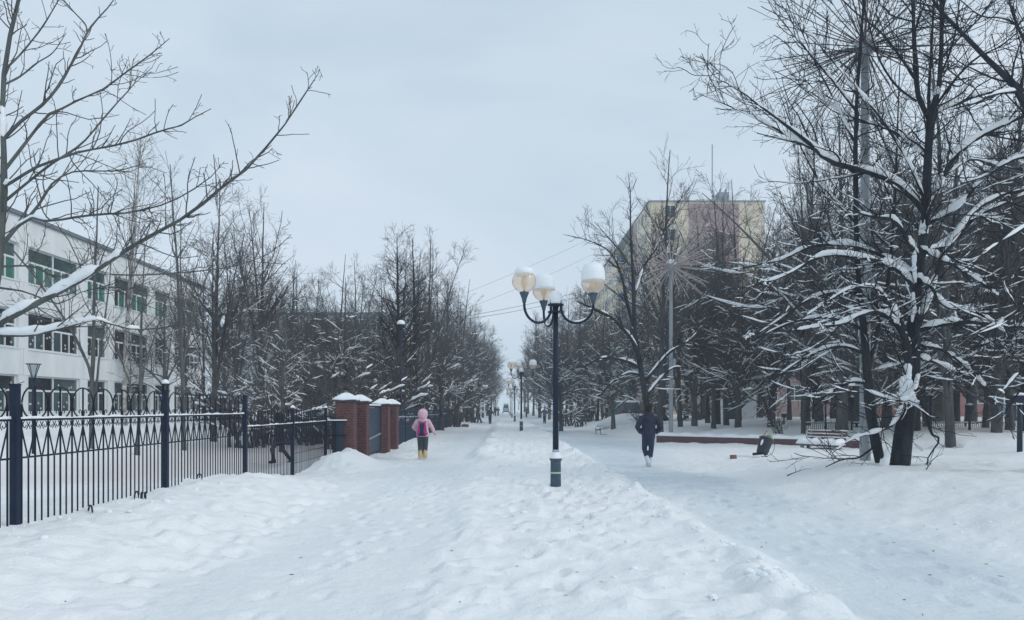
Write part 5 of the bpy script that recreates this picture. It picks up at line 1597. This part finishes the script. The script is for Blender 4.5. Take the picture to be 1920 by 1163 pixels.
# ------------------------------------------------------------------ firework poles
def firework(loc, H, rp, hub_r, lab, seed, sm=None, sr=1.0):
    o = empty("firework_pole", loc, lab, "light pole", "poles topped by spoked firework balls")
    n = 8
    pr_ = lambda r, z: [(r * math.cos(a), r * math.sin(a), z) for a in np.linspace(0, 2 * math.pi, n, endpoint=False) + .3]
    add("pole", MB().rings([pr_(rp, -.4), pr_(rp * .9, H * .5), pr_(rp * .72, H - hub_r)]).mesh("pole"), M['galv'], o)
    add("hub", MB().ball((0, 0, H), hub_r, 14, 8).mesh("hub", True), M['hub'], o)
    add("snow", MB().lathe([(hub_r * .98, H + hub_r * .3), (hub_r * .95, H + hub_r * .7), (hub_r * .5, H + hub_r * 1.15), (.01, H + hub_r * 1.25)], n=12).mesh("snow", True), M['snow'], o)
    if hub_r < .2 or True:
        add("junction_box", MB().box((rp * .7, -.08, H * .42), (rp * .7 + .14, .08, H * .42 + .34)).mesh("junction_box"), M['galv'], o)
    rg = np.random.default_rng(seed)
    n = 78
    for i in range(n):
        z = 1 - 2 * (i + .5) / n
        if z < -.86: continue
        ph_ = i * 2.39996
        d = np.array((math.sqrt(1 - z * z) * math.cos(ph_), math.sqrt(1 - z * z) * math.sin(ph_), z))
        d += rg.normal(size=3) * .12; d /= np.linalg.norm(d)
        ln = 2.45 * rg.uniform(.78, 1.0)
        c = np.array((0, 0, H))
        add("spoke", MB().tube([c + d * hub_r * .9, c + d * (ln * .5), c + d * ln], [.014 * sr, .012 * sr, .010 * sr], 4).mesh("spoke"), sm or M['spoke'], o)
    return o


X, Y, _ = P(1622, 0, 16.5)
z0 = hz(X, Y) - .05
firework((X, Y, z0), EYE + (765 - 88) / FPX * 16.5 - z0, .115, .23, "tall grey pole with a spoked firework ball among the boughs", 1)
X, Y, _ = P(1258, 0, 35.6)
z0 = hz(X, Y) - .05
firework((X, Y, z0), EYE + (765 - 499) / FPX * 35.6 - z0, .11, .26, "farther pale pole with a spoked firework ball behind the man in navy", 2, M['spoke_pale'], 1.8)

# ------------------------------------------------------------------ low wall, bench, bin, railing
wl = MB()
seg = np.linspace(0, 1, 26)
ln = np.linalg.norm(WALL_B - WALL_A)
rings = []
for t in seg:
    c = WALL_A + (WALL_B - WALL_A) * t
    q = lambda dd, z: (c[0] + _wn[0] * dd, c[1] + _wn[1] * dd, z)
    rings.append([q(-.02, -.3), q(.80, -.3), q(.80, .33), q(-.02, .33)])
wl.rings(rings)
lw = tag(add("low_wall", wl.mesh("low_wall"), M['kerb']), "long low red-brown painted wall edging the raised snowy bed", "low wall")
rings = []
for k, t in enumerate(np.linspace(0.002, .998, 80)):
    c = WALL_A + (WALL_B - WALL_A) * t
    h_ = .10 + .03 * math.sin(k * .7) + .02 * math.sin(k * 1.9)
    q = lambda dd, z: (c[0] + _wn[0] * dd, c[1] + _wn[1] * dd, z)
    rings.append([q(-.035, .331), q(1.0, .331), q(1.0, .34 + h_), q(.25, .36 + h_), q(.03, .335 + h_ * .8), q(-.04, .335 + h_ * .35)])
add("snow", MB().rings(rings).mesh("snow", True), M['snow'], lw)


def bench():
    X, Y = 11.9, 28.2
    o = empty("park_bench", (X, Y, hz(X, Y) - .30), "brown slatted park bench heaped with snow in front of the low wall", "bench", rz=math.radians(-60))
    # local: x along the bench, faces -y ; back at +y
    for i in range(5):
        z = .40; y = -.24 + i * .105
        add("seat_slat", MB().box((-.85, y, z), (.85, y + .08, z + .035)).mesh("seat_slat"), M['slat'], o)
    for i in range(4):
        z = .53 + i * .125
        add("back_slat", MB().obox((-.85, .30 + i * .035, z), (.85, .30 + i * .035, z), .035, .085).mesh("back_slat"), M['slat'], o)
    for s_ in (-1, 1):
        add("leg", MB().box((s_ * .68 - .05, -.22, -.1), (s_ * .68 + .05, -.12, .40)).box((s_ * .68 - .05, .17, -.1), (s_ * .68 + .05, .27, .40)).obox((s_ * .68, .25, .38), (s_ * .68, .43, 1.0), .05, .07).mesh("leg"), M['concrete'], o)
    rings = []
    for k, x in enumerate(np.linspace(-.88, .88, 24)):
        h_ = .19 + .035 * math.sin(k * .9) + .02 * math.sin(k * 2.3)
        if k in (0, 23): h_ *= .35
        rings.append([(x, -.27, .437), (x, .27, .437), (x, .27, .44 + h_), (x, .1, .46 + h_), (x, -.12, .45 + h_ * .95), (x, -.27, .44 + h_ * .6)])
    add("snow", MB().rings(rings).mesh("snow", True), M['snow'], o)
    for i in range(4):
        rings = [[(x, .27 + i * .035, .573 + i * .125), (x, .33 + i * .035, .573 + i * .125), (x, .33 + i * .035, .60 + i * .125 + .012 * math.sin(x * 9 + i)), (x, .28 + i * .035, .60 + i * .125 + .012 * math.sin(x * 7 + i))] for x in np.linspace(-.86, .86, 16)]
        add("snow", MB().rings(rings).mesh("snow", True), M['snow'], o)
    return o


bench()


def far_bench():
    X, Y = 5.9, 45
    o = empty("park_bench", (X, Y, hz(X, Y) - .42), "half-buried bench frame poking from the snow by the far right path", "bench", rz=math.radians(70))
    for i in range(3):
        add("seat_slat", MB().box((-.7, -.2 + i * .13, .40), (.7, -.11 + i * .13, .43)).mesh("seat_slat"), M['concrete'], o)
    for s_ in (-1, 1):
        add("leg", MB().box((s_ * .6 - .03, -.2, -.1), (s_ * .6 + .03, -.14, .40)).obox((s_ * .6, .2, -.1), (s_ * .6, .32, .85), .05, .05).mesh("leg"), M['concrete'], o)
    add("back_slat", MB().obox((-.7, .30, .72), (.7, .30, .72), .03, .09).mesh("back_slat"), M['concrete'], o)


far_bench()


def bin_():
    X, Y = P(1434, 0, 23.4)[0], 23.4
    o = empty("litter_bin", (X, Y, hz(X, Y)), "knocked-over dark litter bin tilted on its stand, stuffed with rubbish", "litter bin")
    tilt = Matrix.Rotation(math.radians(20), 4, 'Y') @ Matrix.Rotation(math.radians(-8), 4, 'X')
    def q(mb, name, m, parent=o, smooth=False):
        me = mb.mesh(name, smooth); me.transform(Matrix.Translation((-.09, 0, .12)) @ tilt)
        return add(name, me, m, parent)
    q(MB().lathe([(.17, .0), (.175, .02), (.215, .47), (.225, .475), (.225, .50), (.20, .50), (.165, .06), (.01, .05)], n=16), "bucket", M['bin'], smooth=False)
    q(MB().tube([(.23, 0, .44), (.30, 0, .40), (.33, 0, .25), (.30, 0, .08), (.2, 0, 0)], .012, 6), "handle_frame", M['galv'])
    q(MB().ball((.03, -.05, .52), .10, 8, 5).ball((-.08, .03, .50), .08, 8, 5, 1.2), "rubbish", M['bag_green'], smooth=True)
    q(MB().ball((.10, .02, .57), .085, 8, 5, 1, 1, 1.3).ball((.13, -.08, .49), .07, 8, 5), "rubbish", M['bag_tan'], smooth=True)
    q(MB().tube([(-.10, -.05, .5), (-.12, -.05, .66), (-.06, -.05, .72)], .012, 5), "rubbish", M['bag_red'])
    q(MB().ball((-.16, -.16, .30), .06, 8, 5, .5, 1, 1.7), "snow", M['snow'], smooth=True)
    q(MB().ball((.0, .0, .47), .17, 10, 5, 1, 1, .35), "snow", M['snow'], smooth=True)
    add("stand", MB().obox((.0, 0, .12), (.02, 0, -.1), .03, .03).obox((-.10, -.10, -.05), (.10, .06, .03), .03, .02).obox((.12, -.1, -.05), (-.08, .08, .03), .03, .02).obox((-.40, -.08, .10), (-.05, -.02, .13), .05, .08).mesh("stand"), M['iron'], o)


bin_()
X, Y = P(1375, 0, 23.0)[0], 23.0
tag(add("brick_piece", MB().box((-.09, -.06, -.02), (.09, .06, .12), .008).mesh("brick_piece"), M['rust'], None, (X, Y, hz(X, Y)), .4), "lone reddish brick lying in the snow left of the litter bin", "brick")

# railing on the right
rl = empty("low_railing", (15.2, 38.2, 0), "low dark metal railing with thin bars along the right wood edge", "railing", rz=0)
rz0 = .42
bars = MB()
for i in range(260):
    x = i * .105
    if x > 26: break
    bars.box((x - .009, -.009, rz0 - .3), (x + .009, .009, rz0 + .42))
tag(add("bars", bars.mesh("bars"), M['iron'], rl), kind='stuff')
add("rail", MB().box((-.05, -.02, rz0 + .42), (26, .02, rz0 + .455)).mesh("rail"), M['iron'], rl)
add("rail", MB().box((-.05, -.018, rz0 + .10), (26, .018, rz0 + .125)).mesh("rail"), M['iron'], rl)
for k in range(10):
    add("post", MB().box((-.03, -.03, rz0 - .3), (.03, .03, rz0 + .52)).mesh("post"), M['iron'], rl, (k * 2.8, .05, 0))
add("snow", MB().box((-.05, -.02, rz0 + .4555), (26, .02, rz0 + .49), .006).mesh("snow"), M['snow'], rl)


# ------------------------------------------------------------------ parked car, van
def car(loc, rz, lab, m, van=False):
    o = empty("van" if van else "parked_car", loc, lab, "van" if van else "car", rz=rz)
    W = .88
    if van:
        side = [(-2.3, .35), (-2.32, 2.3), (-2.1, 2.5), (.9, 2.5), (1.5, 1.55), (2.3, 1.25), (2.35, .4)]
    else:
        side = [(-2.1, .32), (-2.15, .95), (-2.02, 1.02), (-1.75, 1.52), (-1.3, 1.62), (.1, 1.60), (.85, 1.10), (1.9, .95), (2.1, .75), (2.1, .32)]
    n = len(side)
    mb = MB()
    rings_ = []
    for x, sc_, in ((-W, .93), (-W * .96, .985), (-W * .5, 1.0), (W * .5, 1.0), (W * .96, .985), (W, .93)):
        rings_.append([(x * (1 - .16 * max(0, (z - .95) / .7)), y * (sc_ if abs(x) == W else 1), z if z < .95 else .95 + (z - .95) * (sc_ ** .5)) for y, z in side])
    add("body", sharp(mb.rings(rings_).mesh("body", True), 35), m, o)
    add("rear_window", MB().put([(-.62, -2.03 if not van else -2.335, 1.06 if not van else 1.4), (.62, -2.03 if not van else -2.335, 1.06 if not van else 1.4), (.54, -1.79 if not van else -2.335, 1.46 if not van else 2.1), (-.54, -1.79 if not van else -2.335, 1.46 if not van else 2.1)], [(0, 1, 2, 3)]).mesh("rear_window"), M['dark_glass'], o, (0, -.03, 0))
    for s_ in (-1, 1):
        add("taillight", MB().box((s_ * .72 - .08, -2.19 if not van else -2.36, .80), (s_ * .72 + .08, -2.1 if not van else -2.28, 1.0)).mesh("taillight"), M['red_lens'], o)
        add("side_window", MB().box((s_ * (W - .06) - .012, -1.5, 1.05), (s_ * (W - .06) + .012, .2, 1.42)).mesh("side_window"), M['dark_glass'], o)
        for y in (-1.35, 1.3):
            wh = add("wheel", MB().tube([(s_ * .68, y, .31), (s_ * .90, y, .31)], .31, 16).mesh("wheel"), M['rubber'], o)
            add("rim", MB().tube([(s_ * .895, y, .31), (s_ * .912, y, .31)], .2, 12).mesh("rim"), M['hub'], wh)
    add("bumper", MB().box((-.8, -2.24 if not van else -2.4, .38), (.8, -2.12 if not van else -2.3, .58), .02).mesh("bumper"), M['rubber'], o)
    zt = 1.60 if not van else 2.5
    add("snow", MB().rings([[(x, -1.7, zt - .06), (x, .25, zt - .06), (x, .2, zt + .11 * c_), (x, -.7, zt + .13 * c_), (x, -1.6, zt + .10 * c_)] for x, c_ in ((-.68, .2), (-.6, .9), (0, 1), (.6, .9), (.68, .2))]).mesh("snow", True), M['snow'], o)
    return o


X, Y = P(1172, 0, 57)[0], 57
car((X, Y, hz(X, Y) - .05), math.radians(6), "dark blue car half buried in snow beyond the right path", M['car'])
car((.25, 192, hz(.25, 192)), 0, "pale blue van far down the walkway among the lamps", M['van'], True)
# snow heap in front of the car
rng = np.random.default_rng(9)
u = np.linspace(0, 2 * np.pi, 28, endpoint=False)
rings = []
for q, z in ((1, -.1), (.95, .15), (.8, .42), (.55, .62), (.25, .74), (.03, .76)):
    rings.append(np.stack([2.6 * q * np.cos(u) * (1 + .08 * np.sin(3 * u + 1)), 1.3 * q * np.sin(u) * (1 + .1 * np.sin(4 * u)), z * (1 + .15 * np.sin(2 * u + q * 5))], 1))
hp = add("snow_heap", MB().rings(rings).mesh("snow_heap", True), M['snow'], None, (8.9, 52.6, hz(8.9, 52.6) - .1))
tag(hp, "ploughed heap of snow in front of the half-buried car", "snow heap")


# ------------------------------------------------------------------ people
def remesh(mb, name, vox, m, parent, smooth_it=4):
    me = mb.mesh(name)
    o = D.objects.new(name, me); col.objects.link(o)
    md = o.modifiers.new("r", 'REMESH'); md.mode = 'VOXEL'; md.voxel_size = vox
    sm = o.modifiers.new("s", 'SMOOTH'); sm.iterations = smooth_it; sm.factor = .5
    dg = bpy.context.evaluated_depsgraph_get()
    ev = o.evaluated_get(dg)
    me2 = D.meshes.new_from_object(ev)
    me2.name = name
    D.objects.remove(o); D.meshes.remove(me)
    me2.polygons.foreach_set("use_smooth", [True] * len(me2.polygons))
    return add(name, me2, m, parent)


def ell(z, cx, cy, rx, ry, n=16):
    return [(cx + rx * math.cos(a), cy + ry * math.sin(a), z) for a in np.linspace(0, 2 * math.pi, n, endpoint=False)]


def hand(mb, w_, d, s, side):
    """palm, four fingers, thumb; w_ wrist, d direction"""
    w_ = np.array(w_, float); d = np.array(d, float); d /= np.linalg.norm(d)
    u = np.cross(d, (0, 1.0, 0)); u /= np.linalg.norm(u) + 1e-9
    v = np.cross(d, u)
    mb.tube([w_, w_ + d * .05 * s, w_ + d * .095 * s], [.024 * s, .036 * s, .034 * s], 8, flat=.55)
    for k, (o_f, l) in enumerate(((-.027, .062), (-.009, .075), (.009, .07), (.026, .055))):
        a = w_ + d * .085 * s + v * o_f * s
        mb.tube([a, a + d * l * .55 * s, a + d * l * .9 * s + u * side * .025 * s], [.010 * s, .009 * s, .007 * s], 5)
    a = w_ + d * .03 * s - v * .03 * s
    mb.tube([a, a + (d * .03 - v * .03) * s, a + (d * .062 - v * .036) * s], [.013 * s, .011 * s, .008 * s], 5)


def person(loc, h, lab, coat, trousers, shoes, headwear, pose, rz=0.0, vox=.02, hem=.47, hood=False, sole=None, cat_='person', bulk=1.0, shoe_h=.06, flare=1.0, leg=1.0):
    """pose: dict with hips->knee->ankle and shoulder->elbow->wrist points in units of height, x right, y forward(+)"""
    o = empty("person", loc, lab, cat_, rz=rz)
    s = h
    S_ = lambda p: np.array(p, float) * s
    body = MB()
    hz_ = .925
    body.rings([S_(q) for q in (ell(hz_ - .065, 0, .01, .025, .03), ell(hz_ - .045, 0, .012, .045, .052), ell(hz_, 0, .0, .052, .062), ell(hz_ + .04, 0, -.003, .048, .058), ell(hz_ + .068, 0, -.003, .02, .03))])
    body.tube(S_([(0, 0, .80), (0, .0, .875)]), [.045 * s, .036 * s], 10)
    body.tube(S_([(0, .062, hz_ - .01), (0, .078, hz_ - .018)]), [.012 * s, .008 * s], 6)
    for sd in (-1, 1):
        body.ball(S_((sd * .052, -.005, hz_ - .005)), .013 * s, 6, 4, .5, 1, 1.4)
    body.rings([S_(q) for q in (ell(.49, 0, 0, .075, .05), ell(.54, 0, 0, .082, .055), ell(.62, 0, 0, .068, .048), ell(.74, 0, 0, .09, .055), ell(.80, 0, 0, .10, .05), ell(.83, 0, 0, .045, .035))])
    hands = MB()
    for sd, key in ((-1, 'L'), (1, 'R')):
        a = pose['arm' + key]
        body.tube(S_(a), [.030 * s, .026 * s, .019 * s], 8)
        d = np.array(a[2]) - np.array(a[1])
        if not pose.get('pocket'): hand(hands, S_(a[2]) - d / np.linalg.norm(d) * .012 * s, d, s / 1.75 * .95, -sd)
        lg = pose['leg' + key]
        body.tube(S_(lg), [.048 * s, .036 * s, .024 * s], 10)
        fd = pose.get('foot' + key, (0, 1, 0))
        an = np.array(lg[2]); f = np.array(fd, float); f /= np.linalg.norm(f)
        body.tube(S_([an - f * .02 - (0, 0, .022), an + f * .04 - (0, 0, .028), an + f * .085 - (0, 0, .03)]), [.025 * s, .025 * s, .016 * s], 8)
    if hands.n:
        V_ = hands
        body.v += V_.v; body.f += [tuple(i + body.n for i in q) for q in V_.f]; body.n += V_.n
    remesh(body, "body", vox * .55, M['skin'], o, 1)
    # coat
    c = MB()
    b_ = bulk
    sh = pose.get('lean', 0.0)
    c.rings([S_(q) for q in (ell(hem, 0, 0, .098 * b_ * flare, .078 * b_ * flare), ell(hem + .08, 0, 0, .102 * b_ * flare, .080 * b_ * flare), ell(.66, 0, -.004, .098 * b_, .074 * b_), ell(.74, 0, -.004, .108 * b_, .074 * b_), ell(.785, 0, 0, .104 * b_, .066 * b_), ell(.818, 0, 0, .074 * b_, .056 * b_), ell(.86, 0, .004, .046, .050))])
    for key in 'LR':
        a = [np.array(q) for q in pose['arm' + key]]
        c.tube(S_([a[0] * (.72, 1, 1) + (0, 0, .004), a[0], (a[0] + a[1]) / 2, a[1], (a[1] + a[2]) / 2, a[2]]), np.array([.036, .046, .043, .040, .036, .030]) * s * b_, 10)
    remesh(c, "coat", vox, coat, o)
    t = MB()
    t.rings([S_(q) for q in (ell(.46, 0, 0, .080, .062), ell(.50, 0, 0, .086, .066), ell(.54, 0, 0, .086, .066))])
    for key in 'LR':
        lg = [np.array(q) for q in pose['leg' + key]]
        t.tube(S_([lg[0] + (0, 0, .03), lg[0], (lg[0] + lg[1]) / 2, lg[1], (lg[1] + lg[2]) / 2, lg[2] + (lg[1] - lg[2]) * .15]), np.array([.05, .056, .050, .042, .038, .034]) * s * leg, 10)
    remesh(t, "trousers", vox, trousers, o)
    for key in 'LR':
        lg = pose['leg' + key]
        f = np.array(pose.get('foot' + key, (0, 1, 0)), float); f /= np.linalg.norm(f)
        an = np.array(lg[2]); kn = np.array(lg[1])
        up = (kn - an) / np.linalg.norm(kn - an)
        bt = MB()
        bt.tube(S_([an - up * .0, an + up * shoe_h * .6, an + up * shoe_h * 1.6]), np.array([.036, .037, .038]) * s * leg, 10)
        bt.tube(S_([an - f * .034 - up * .018, an + f * .01 - up * .016, an + f * .06 - up * .024, an + f * .10 - up * .03]), np.array([.028, .036, .034, .022]) * s * (.4 + .6 * leg), 10)
        b = remesh(bt, "boot", vox * .7, shoes, o, 2)
        if sole is not None:
            so = MB().tube(S_([an - f * .045 - up * .045, an + f * .04 - up * .05, an + f * .105 - up * .052]), np.array([.030, .036, .026]) * s, 10, flat=.38)
            add("sole", so.mesh("sole", True), sole, b)
    if hood:
        hd = MB()
        hd.rings([S_(q) for q in (ell(.81, 0, -.005, .075, .070), ell(.85, 0, -.012, .092, .088), ell(.90, 0, -.01, .103, .100), ell(.95, 0, -.004, .093, .094), ell(.985, 0, 0, .062, .066), ell(1.003, 0, 0, .02, .025))])
        remesh(hd, "hood", vox, headwear, o, 3)
        fu = MB()
        fu.tube([S_((.082 * math.sin(a), .050, .915 + .085 * math.cos(a))) for a in np.linspace(-2.4, 2.4, 18)], .020 * s, 6)
        add("fur_trim", fu.mesh("fur_trim", True), headwear, o)
    else:
        ht = MB()
        ht.rings([S_(q) for q in (ell(.855, 0, -.006, .050, .050), ell(.885, 0, -.008, .056, .060), ell(.905, 0, -.006, .060, .070), ell(.935, 0, -.004, .064, .073), ell(.97, 0, -.003, .056, .066), ell(.995, 0, 0, .034, .042), ell(1.003, 0, 0, .008, .01))])
        remesh(ht, "hat", vox, headwear, o, 2)
    return o


walk = dict(legL=[(-.048, 0, .50), (-.05, .03, .27), (-.045, -.02, .055)], legR=[(.048, 0, .50), (.05, .03, .275), (.045, .0, .065)],
            armL=[(-.105, 0, .768), (-.185, -.02, .63), (-.130, .05, .585)], armR=[(.105, 0, .768), (.185, -.01, .64), (.235, .02, .525)])
gx, gy = -2.57, 23.3
gz = hz(gx, gy)
person((gx, gy, gz), 1.555, "child in a pink hooded coat walking away with pale yellow boots", M['pink_coat'], M['grey_trouser'], M['boot_tan'], M['pink_coat'], walk, hood=True, hem=.455, sole=M['sole'], shoe_h=.09, bulk=1.12, flare=1.14, leg=1.3)


def backpack():
    o = empty("backpack", (gx, gy - .13, gz + .90), "magenta and navy school backpack on the child in pink", "backpack")
    s = 1.0
    def rr_(z, hw, d0, d1, k=.045):
        return [(-hw + k, d0, z), (hw - k, d0, z), (hw, d0 - k * .6, z), (hw, d1 + k, z), (hw - k, d1, z), (-hw + k, d1, z), (-hw, d1 + k, z), (-hw, d0 - k * .6, z)]
    rs = [rr_(-.17, .11, 0, -.10), rr_(-.15, .135, .02, -.15), rr_(-.05, .14, .02, -.16), rr_(.12, .125, .02, -.14), rr_(.26, .10, .02, -.09), rr_(.31, .06, .01, -.03, .02)]
    add("bag_body", MB().rings(rs).mesh("bag_body", True), M['pack_navy'], o)
    for sd in (-1, 1):
        add("side_stripe", MB().tube([(sd * .115, -.10, -.155), (sd * .095, -.155, -.06), (sd * .085, -.148, .03), (sd * .10, -.13, .12), (sd * .085, -.10, .22)], [.03, .036, .026, .022, .016], 7).mesh("side_stripe", True), M['magenta'], o)
        add("strap", MB().tube([(sd * .10, .0, .27), (sd * .125, .10, .30), (sd * .15, .17, .18), (sd * .17, .14, .0), (sd * .14, .0, -.12)], .018, 6).mesh("strap", True), M['pack_navy'], o)
    add("top_flap", MB().rings([rr_(.235, .085, .01, -.105, .02), rr_(.29, .07, .01, -.06, .02), rr_(.325, .045, .0, -.02, .015)]).mesh("top_flap", True), M['pack_pink'], o)
    add("front_pocket", MB().rings([rr_(-.14, .06, -.12, -.17, .02), rr_(-.02, .062, -.12, -.185, .02), rr_(.06, .05, -.12, -.165, .02)]).mesh("front_pocket", True), M['blue_trouser'], o)


backpack()
man_pose = dict(legL=[(-.05, 0, .50), (-.052, .075, .27), (-.012, -.03, .075)], legR=[(.048, 0, .50), (.046, .02, .27), (.022, .02, .055)],
                armL=[(-.108, 0, .765), (-.185, -.045, .615), (-.115, .06, .53)], armR=[(.108, 0, .765), (.19, -.045, .615), (.12, .06, .53)], pocket=True, footL=(0, .9, -.55))
mx_, my_ = P(1216, 0, 20.7)[0], 20.7
person((mx_, my_, hz(mx_, my_) + .01), 1.76, "man in navy jacket and trousers walking away on the right path", M['navy_coat'], M['blue_trouser'], M['sole'], M['black_cloth'], man_pose, hem=.44, sole=M['sole'], bulk=1.08)
yp = dict(legL=[(-.048, 0, .50), (-.05, .13, .30), (-.045, .10, .075)], legR=[(.048, 0, .50), (.05, -.06, .28), (.045, -.21, .075)],
          armL=[(-.105, 0, .768), (-.16, -.05, .63), (-.14, .06, .54)], armR=[(.105, 0, .768), (.16, .03, .63), (.15, .10, .54)], footR=(0, .8, -.4))
X, Y = P(524, 0, 21.6)[0], 21.6
person((X, Y, hz(X, Y)), 1.50, "person in dark coat walking across the school yard behind the fence", M['black_cloth'], M['grey_trouser'], M['black_cloth'], M['black_cloth'], yp, rz=math.radians(100), hem=.36, bulk=1.15, shoe_h=.14, hood=True)
for px, Y, h, ct, tr, hw, lab, rz in ((1021, 77, 1.74, 'blue_coat', 'black_cloth', 'blue_coat', "distant walker in pale blue jacket on the right path", 3.14),
                                      (919, 75, 1.72, 'green_coat', 'black_cloth', 'black_cloth', "distant dark figure at the left edge of the walkway", 0.2),
                                      (987, 118, 1.70, 'green_coat', 'grey_trouser', 'black_cloth', "tiny dark figure just right of the second lamp", 3.0),
                                      (929, 135, 1.72, 'black_cloth', 'black_cloth', 'black_cloth', "left one of two tiny figures far down the left path", 0),
                                      (934, 137, 1.66, 'navy_coat', 'black_cloth', 'black_cloth', "right one of two tiny figures far down the left path", .3)):
    X = P(px, 0, Y)[0]
    person((X, Y, hz(X, Y)), h, lab, M[ct], M[tr], M['black_cloth'], M[hw], walk, rz=rz, vox=.035, hem=.42)

# ------------------------------------------------------------------ small things in the snow
rng = np.random.default_rng(21)


def twig(label, pts, r, n=3):
    base = np.array(pts[0])
    p = resample(np.array(pts) - base, 10)[None]
    rr_ = np.linspace(r, r * .35, 10)[None]
    B = spawn(rng, p, rr_, 6, .2, .95, (25, 55), (.15, .4), 4, .0, .15, .6, .003, rcap=.006)
    parts = [tubes_np(p, rr_, 6)] + ([tubes_np(*B, 4)] if len(B[0]) else [])
    V, F = join_np(parts)
    return tag(add("fallen_branch", grid_mesh("fallen_branch", V, F), M['twig'], None, base), label, "branch")


def gpt(px, Y, dz=.02):
    X = P(px, 0, Y)[0]
    return (X, Y, hz(X, Y) + dz)


twig("short dark twig lying on the snow between bin and path", [gpt(1476, 15.9), gpt(1492, 16.0, .04), gpt(1512, 15.9, .05)], .013)
twig("broken branch lying beside the bench's right end", [gpt(1636, 16.4, .25), gpt(1600, 17.2, .45), gpt(1578, 18.0, .60)], .016)
twig("thin bent twigs sticking up right of the leaning lime", [gpt(1735, 14.2, -.02), gpt(1750, 14.3, .22), gpt(1768, 14.4, .30)], .010)
for px, Y, k in ((238, 9.35, 0), (248, 9.6, 1), (255, 9.75, 2), (150, 8.6, 3), (360, 11.9, 4), (500, 16.0, 5)):
    X = P(px, 0, Y)[0] + .12
    h_ = MB().tube(arc_pts(0, 0, .05, .075, -20, 200, 10), .010, 5)
    ob = add("border_hoop", h_.mesh("border_hoop", True), M['iron'], None, (X, Y, hz(X, Y) + .01), .3 * k)
    tag(ob, "little black wire hoop poking from the snow bank at the fence foot", "wire hoop", "wire hoops at the fence foot")
X, Y, z = gpt(872, 62, .0)
tag(add("dead_bush", MB().ball((0, 0, .1), .22, 8, 5, 1.6, 1, .7).mesh("dead_bush", True), M['litter'], None, (X, Y, z)), "brown clod beside the far end of the dark fence", "clod")

# specks of leaf and twig trodden into the snow
lb = MB()
for i in range(95):
    Y = 5.8 + 24 * rng.uniform() ** 1.8
    X = rng.choice([rng.uniform(-3.5, 2), rng.uniform(2.5, 5.5), rng.uniform(5.5, 8.5)], p=[.45, .38, .17])
    z = hz(X, Y) + .004
    a = rng.uniform(0, 6.28); l = rng.uniform(.008, .034); w_ = rng.uniform(.003, .010)
    d = np.array((math.cos(a), math.sin(a), rng.uniform(-.1, .25))) * l; q = np.array((-math.sin(a), math.cos(a), .2)) * w_
    c = np.array((X, Y, z))
    lb.put([c - d, c + q, c + d, c - q, c + (0, 0, .006)], [(0, 4, 1), (1, 4, 2), (2, 4, 3), (3, 4, 0)])
tag(add("leaf_litter", lb.mesh("leaf_litter"), M['litter']), "specks of dead leaf and twig trodden into the paths", "litter", kind='stuff')

# loose clods of snow thrown up along path edges
cl = MB()
for i in range(420):
    Y = 6 + 26 * rng.uniform() ** 1.5
    k = rng.uniform()
    if k < .6: X = 2.42 + rng.normal() * .16
    elif k < .75: X = -4.5 + rng.normal() * .25
    elif k < .85: X = 5.6 + abs(rng.normal()) * .6
    else: X = rng.uniform(-.6, 2.2)
    r = .014 + .035 * rng.uniform() ** 3
    z = hz(X, Y)
    cl.ball((X, Y, z + r * .1), r, 6, 4, rng.uniform(.8, 1.5), rng.uniform(.8, 1.4), rng.uniform(.45, .8))
tag(add("snow_clods", cl.mesh("snow_clods", True), M['snow']), "loose clods of snow along the path edges", "snow clods", kind='stuff')

# ------------------------------------------------------------------ haze
hm = D.materials.new("haze")
hm.use_nodes = True
t = hm.node_tree
t.nodes.clear()
mo = t.nodes.new("ShaderNodeOutputMaterial")
pv = t.nodes.new("ShaderNodeVolumePrincipled")
pv.inputs["Color"].default_value = (0.90, 0.945, 1.0, 1)
pv.inputs["Density"].default_value = HAZE_DENSITY
pv.inputs["Anisotropy"].default_value = 0.1
t.links.new(pv.outputs[0], mo.inputs["Volume"])
hb = add("haze", MB().box((-262, -16, -1.6), (262, 545, 38)).mesh("haze"), hm)
tag(hb, "thin winter haze over the whole walkway", "haze", kind='stuff')
hb.display_type = 'WIRE'
for ob in list(D.objects):
    if '_top' in ob.keys(): del ob['_top']
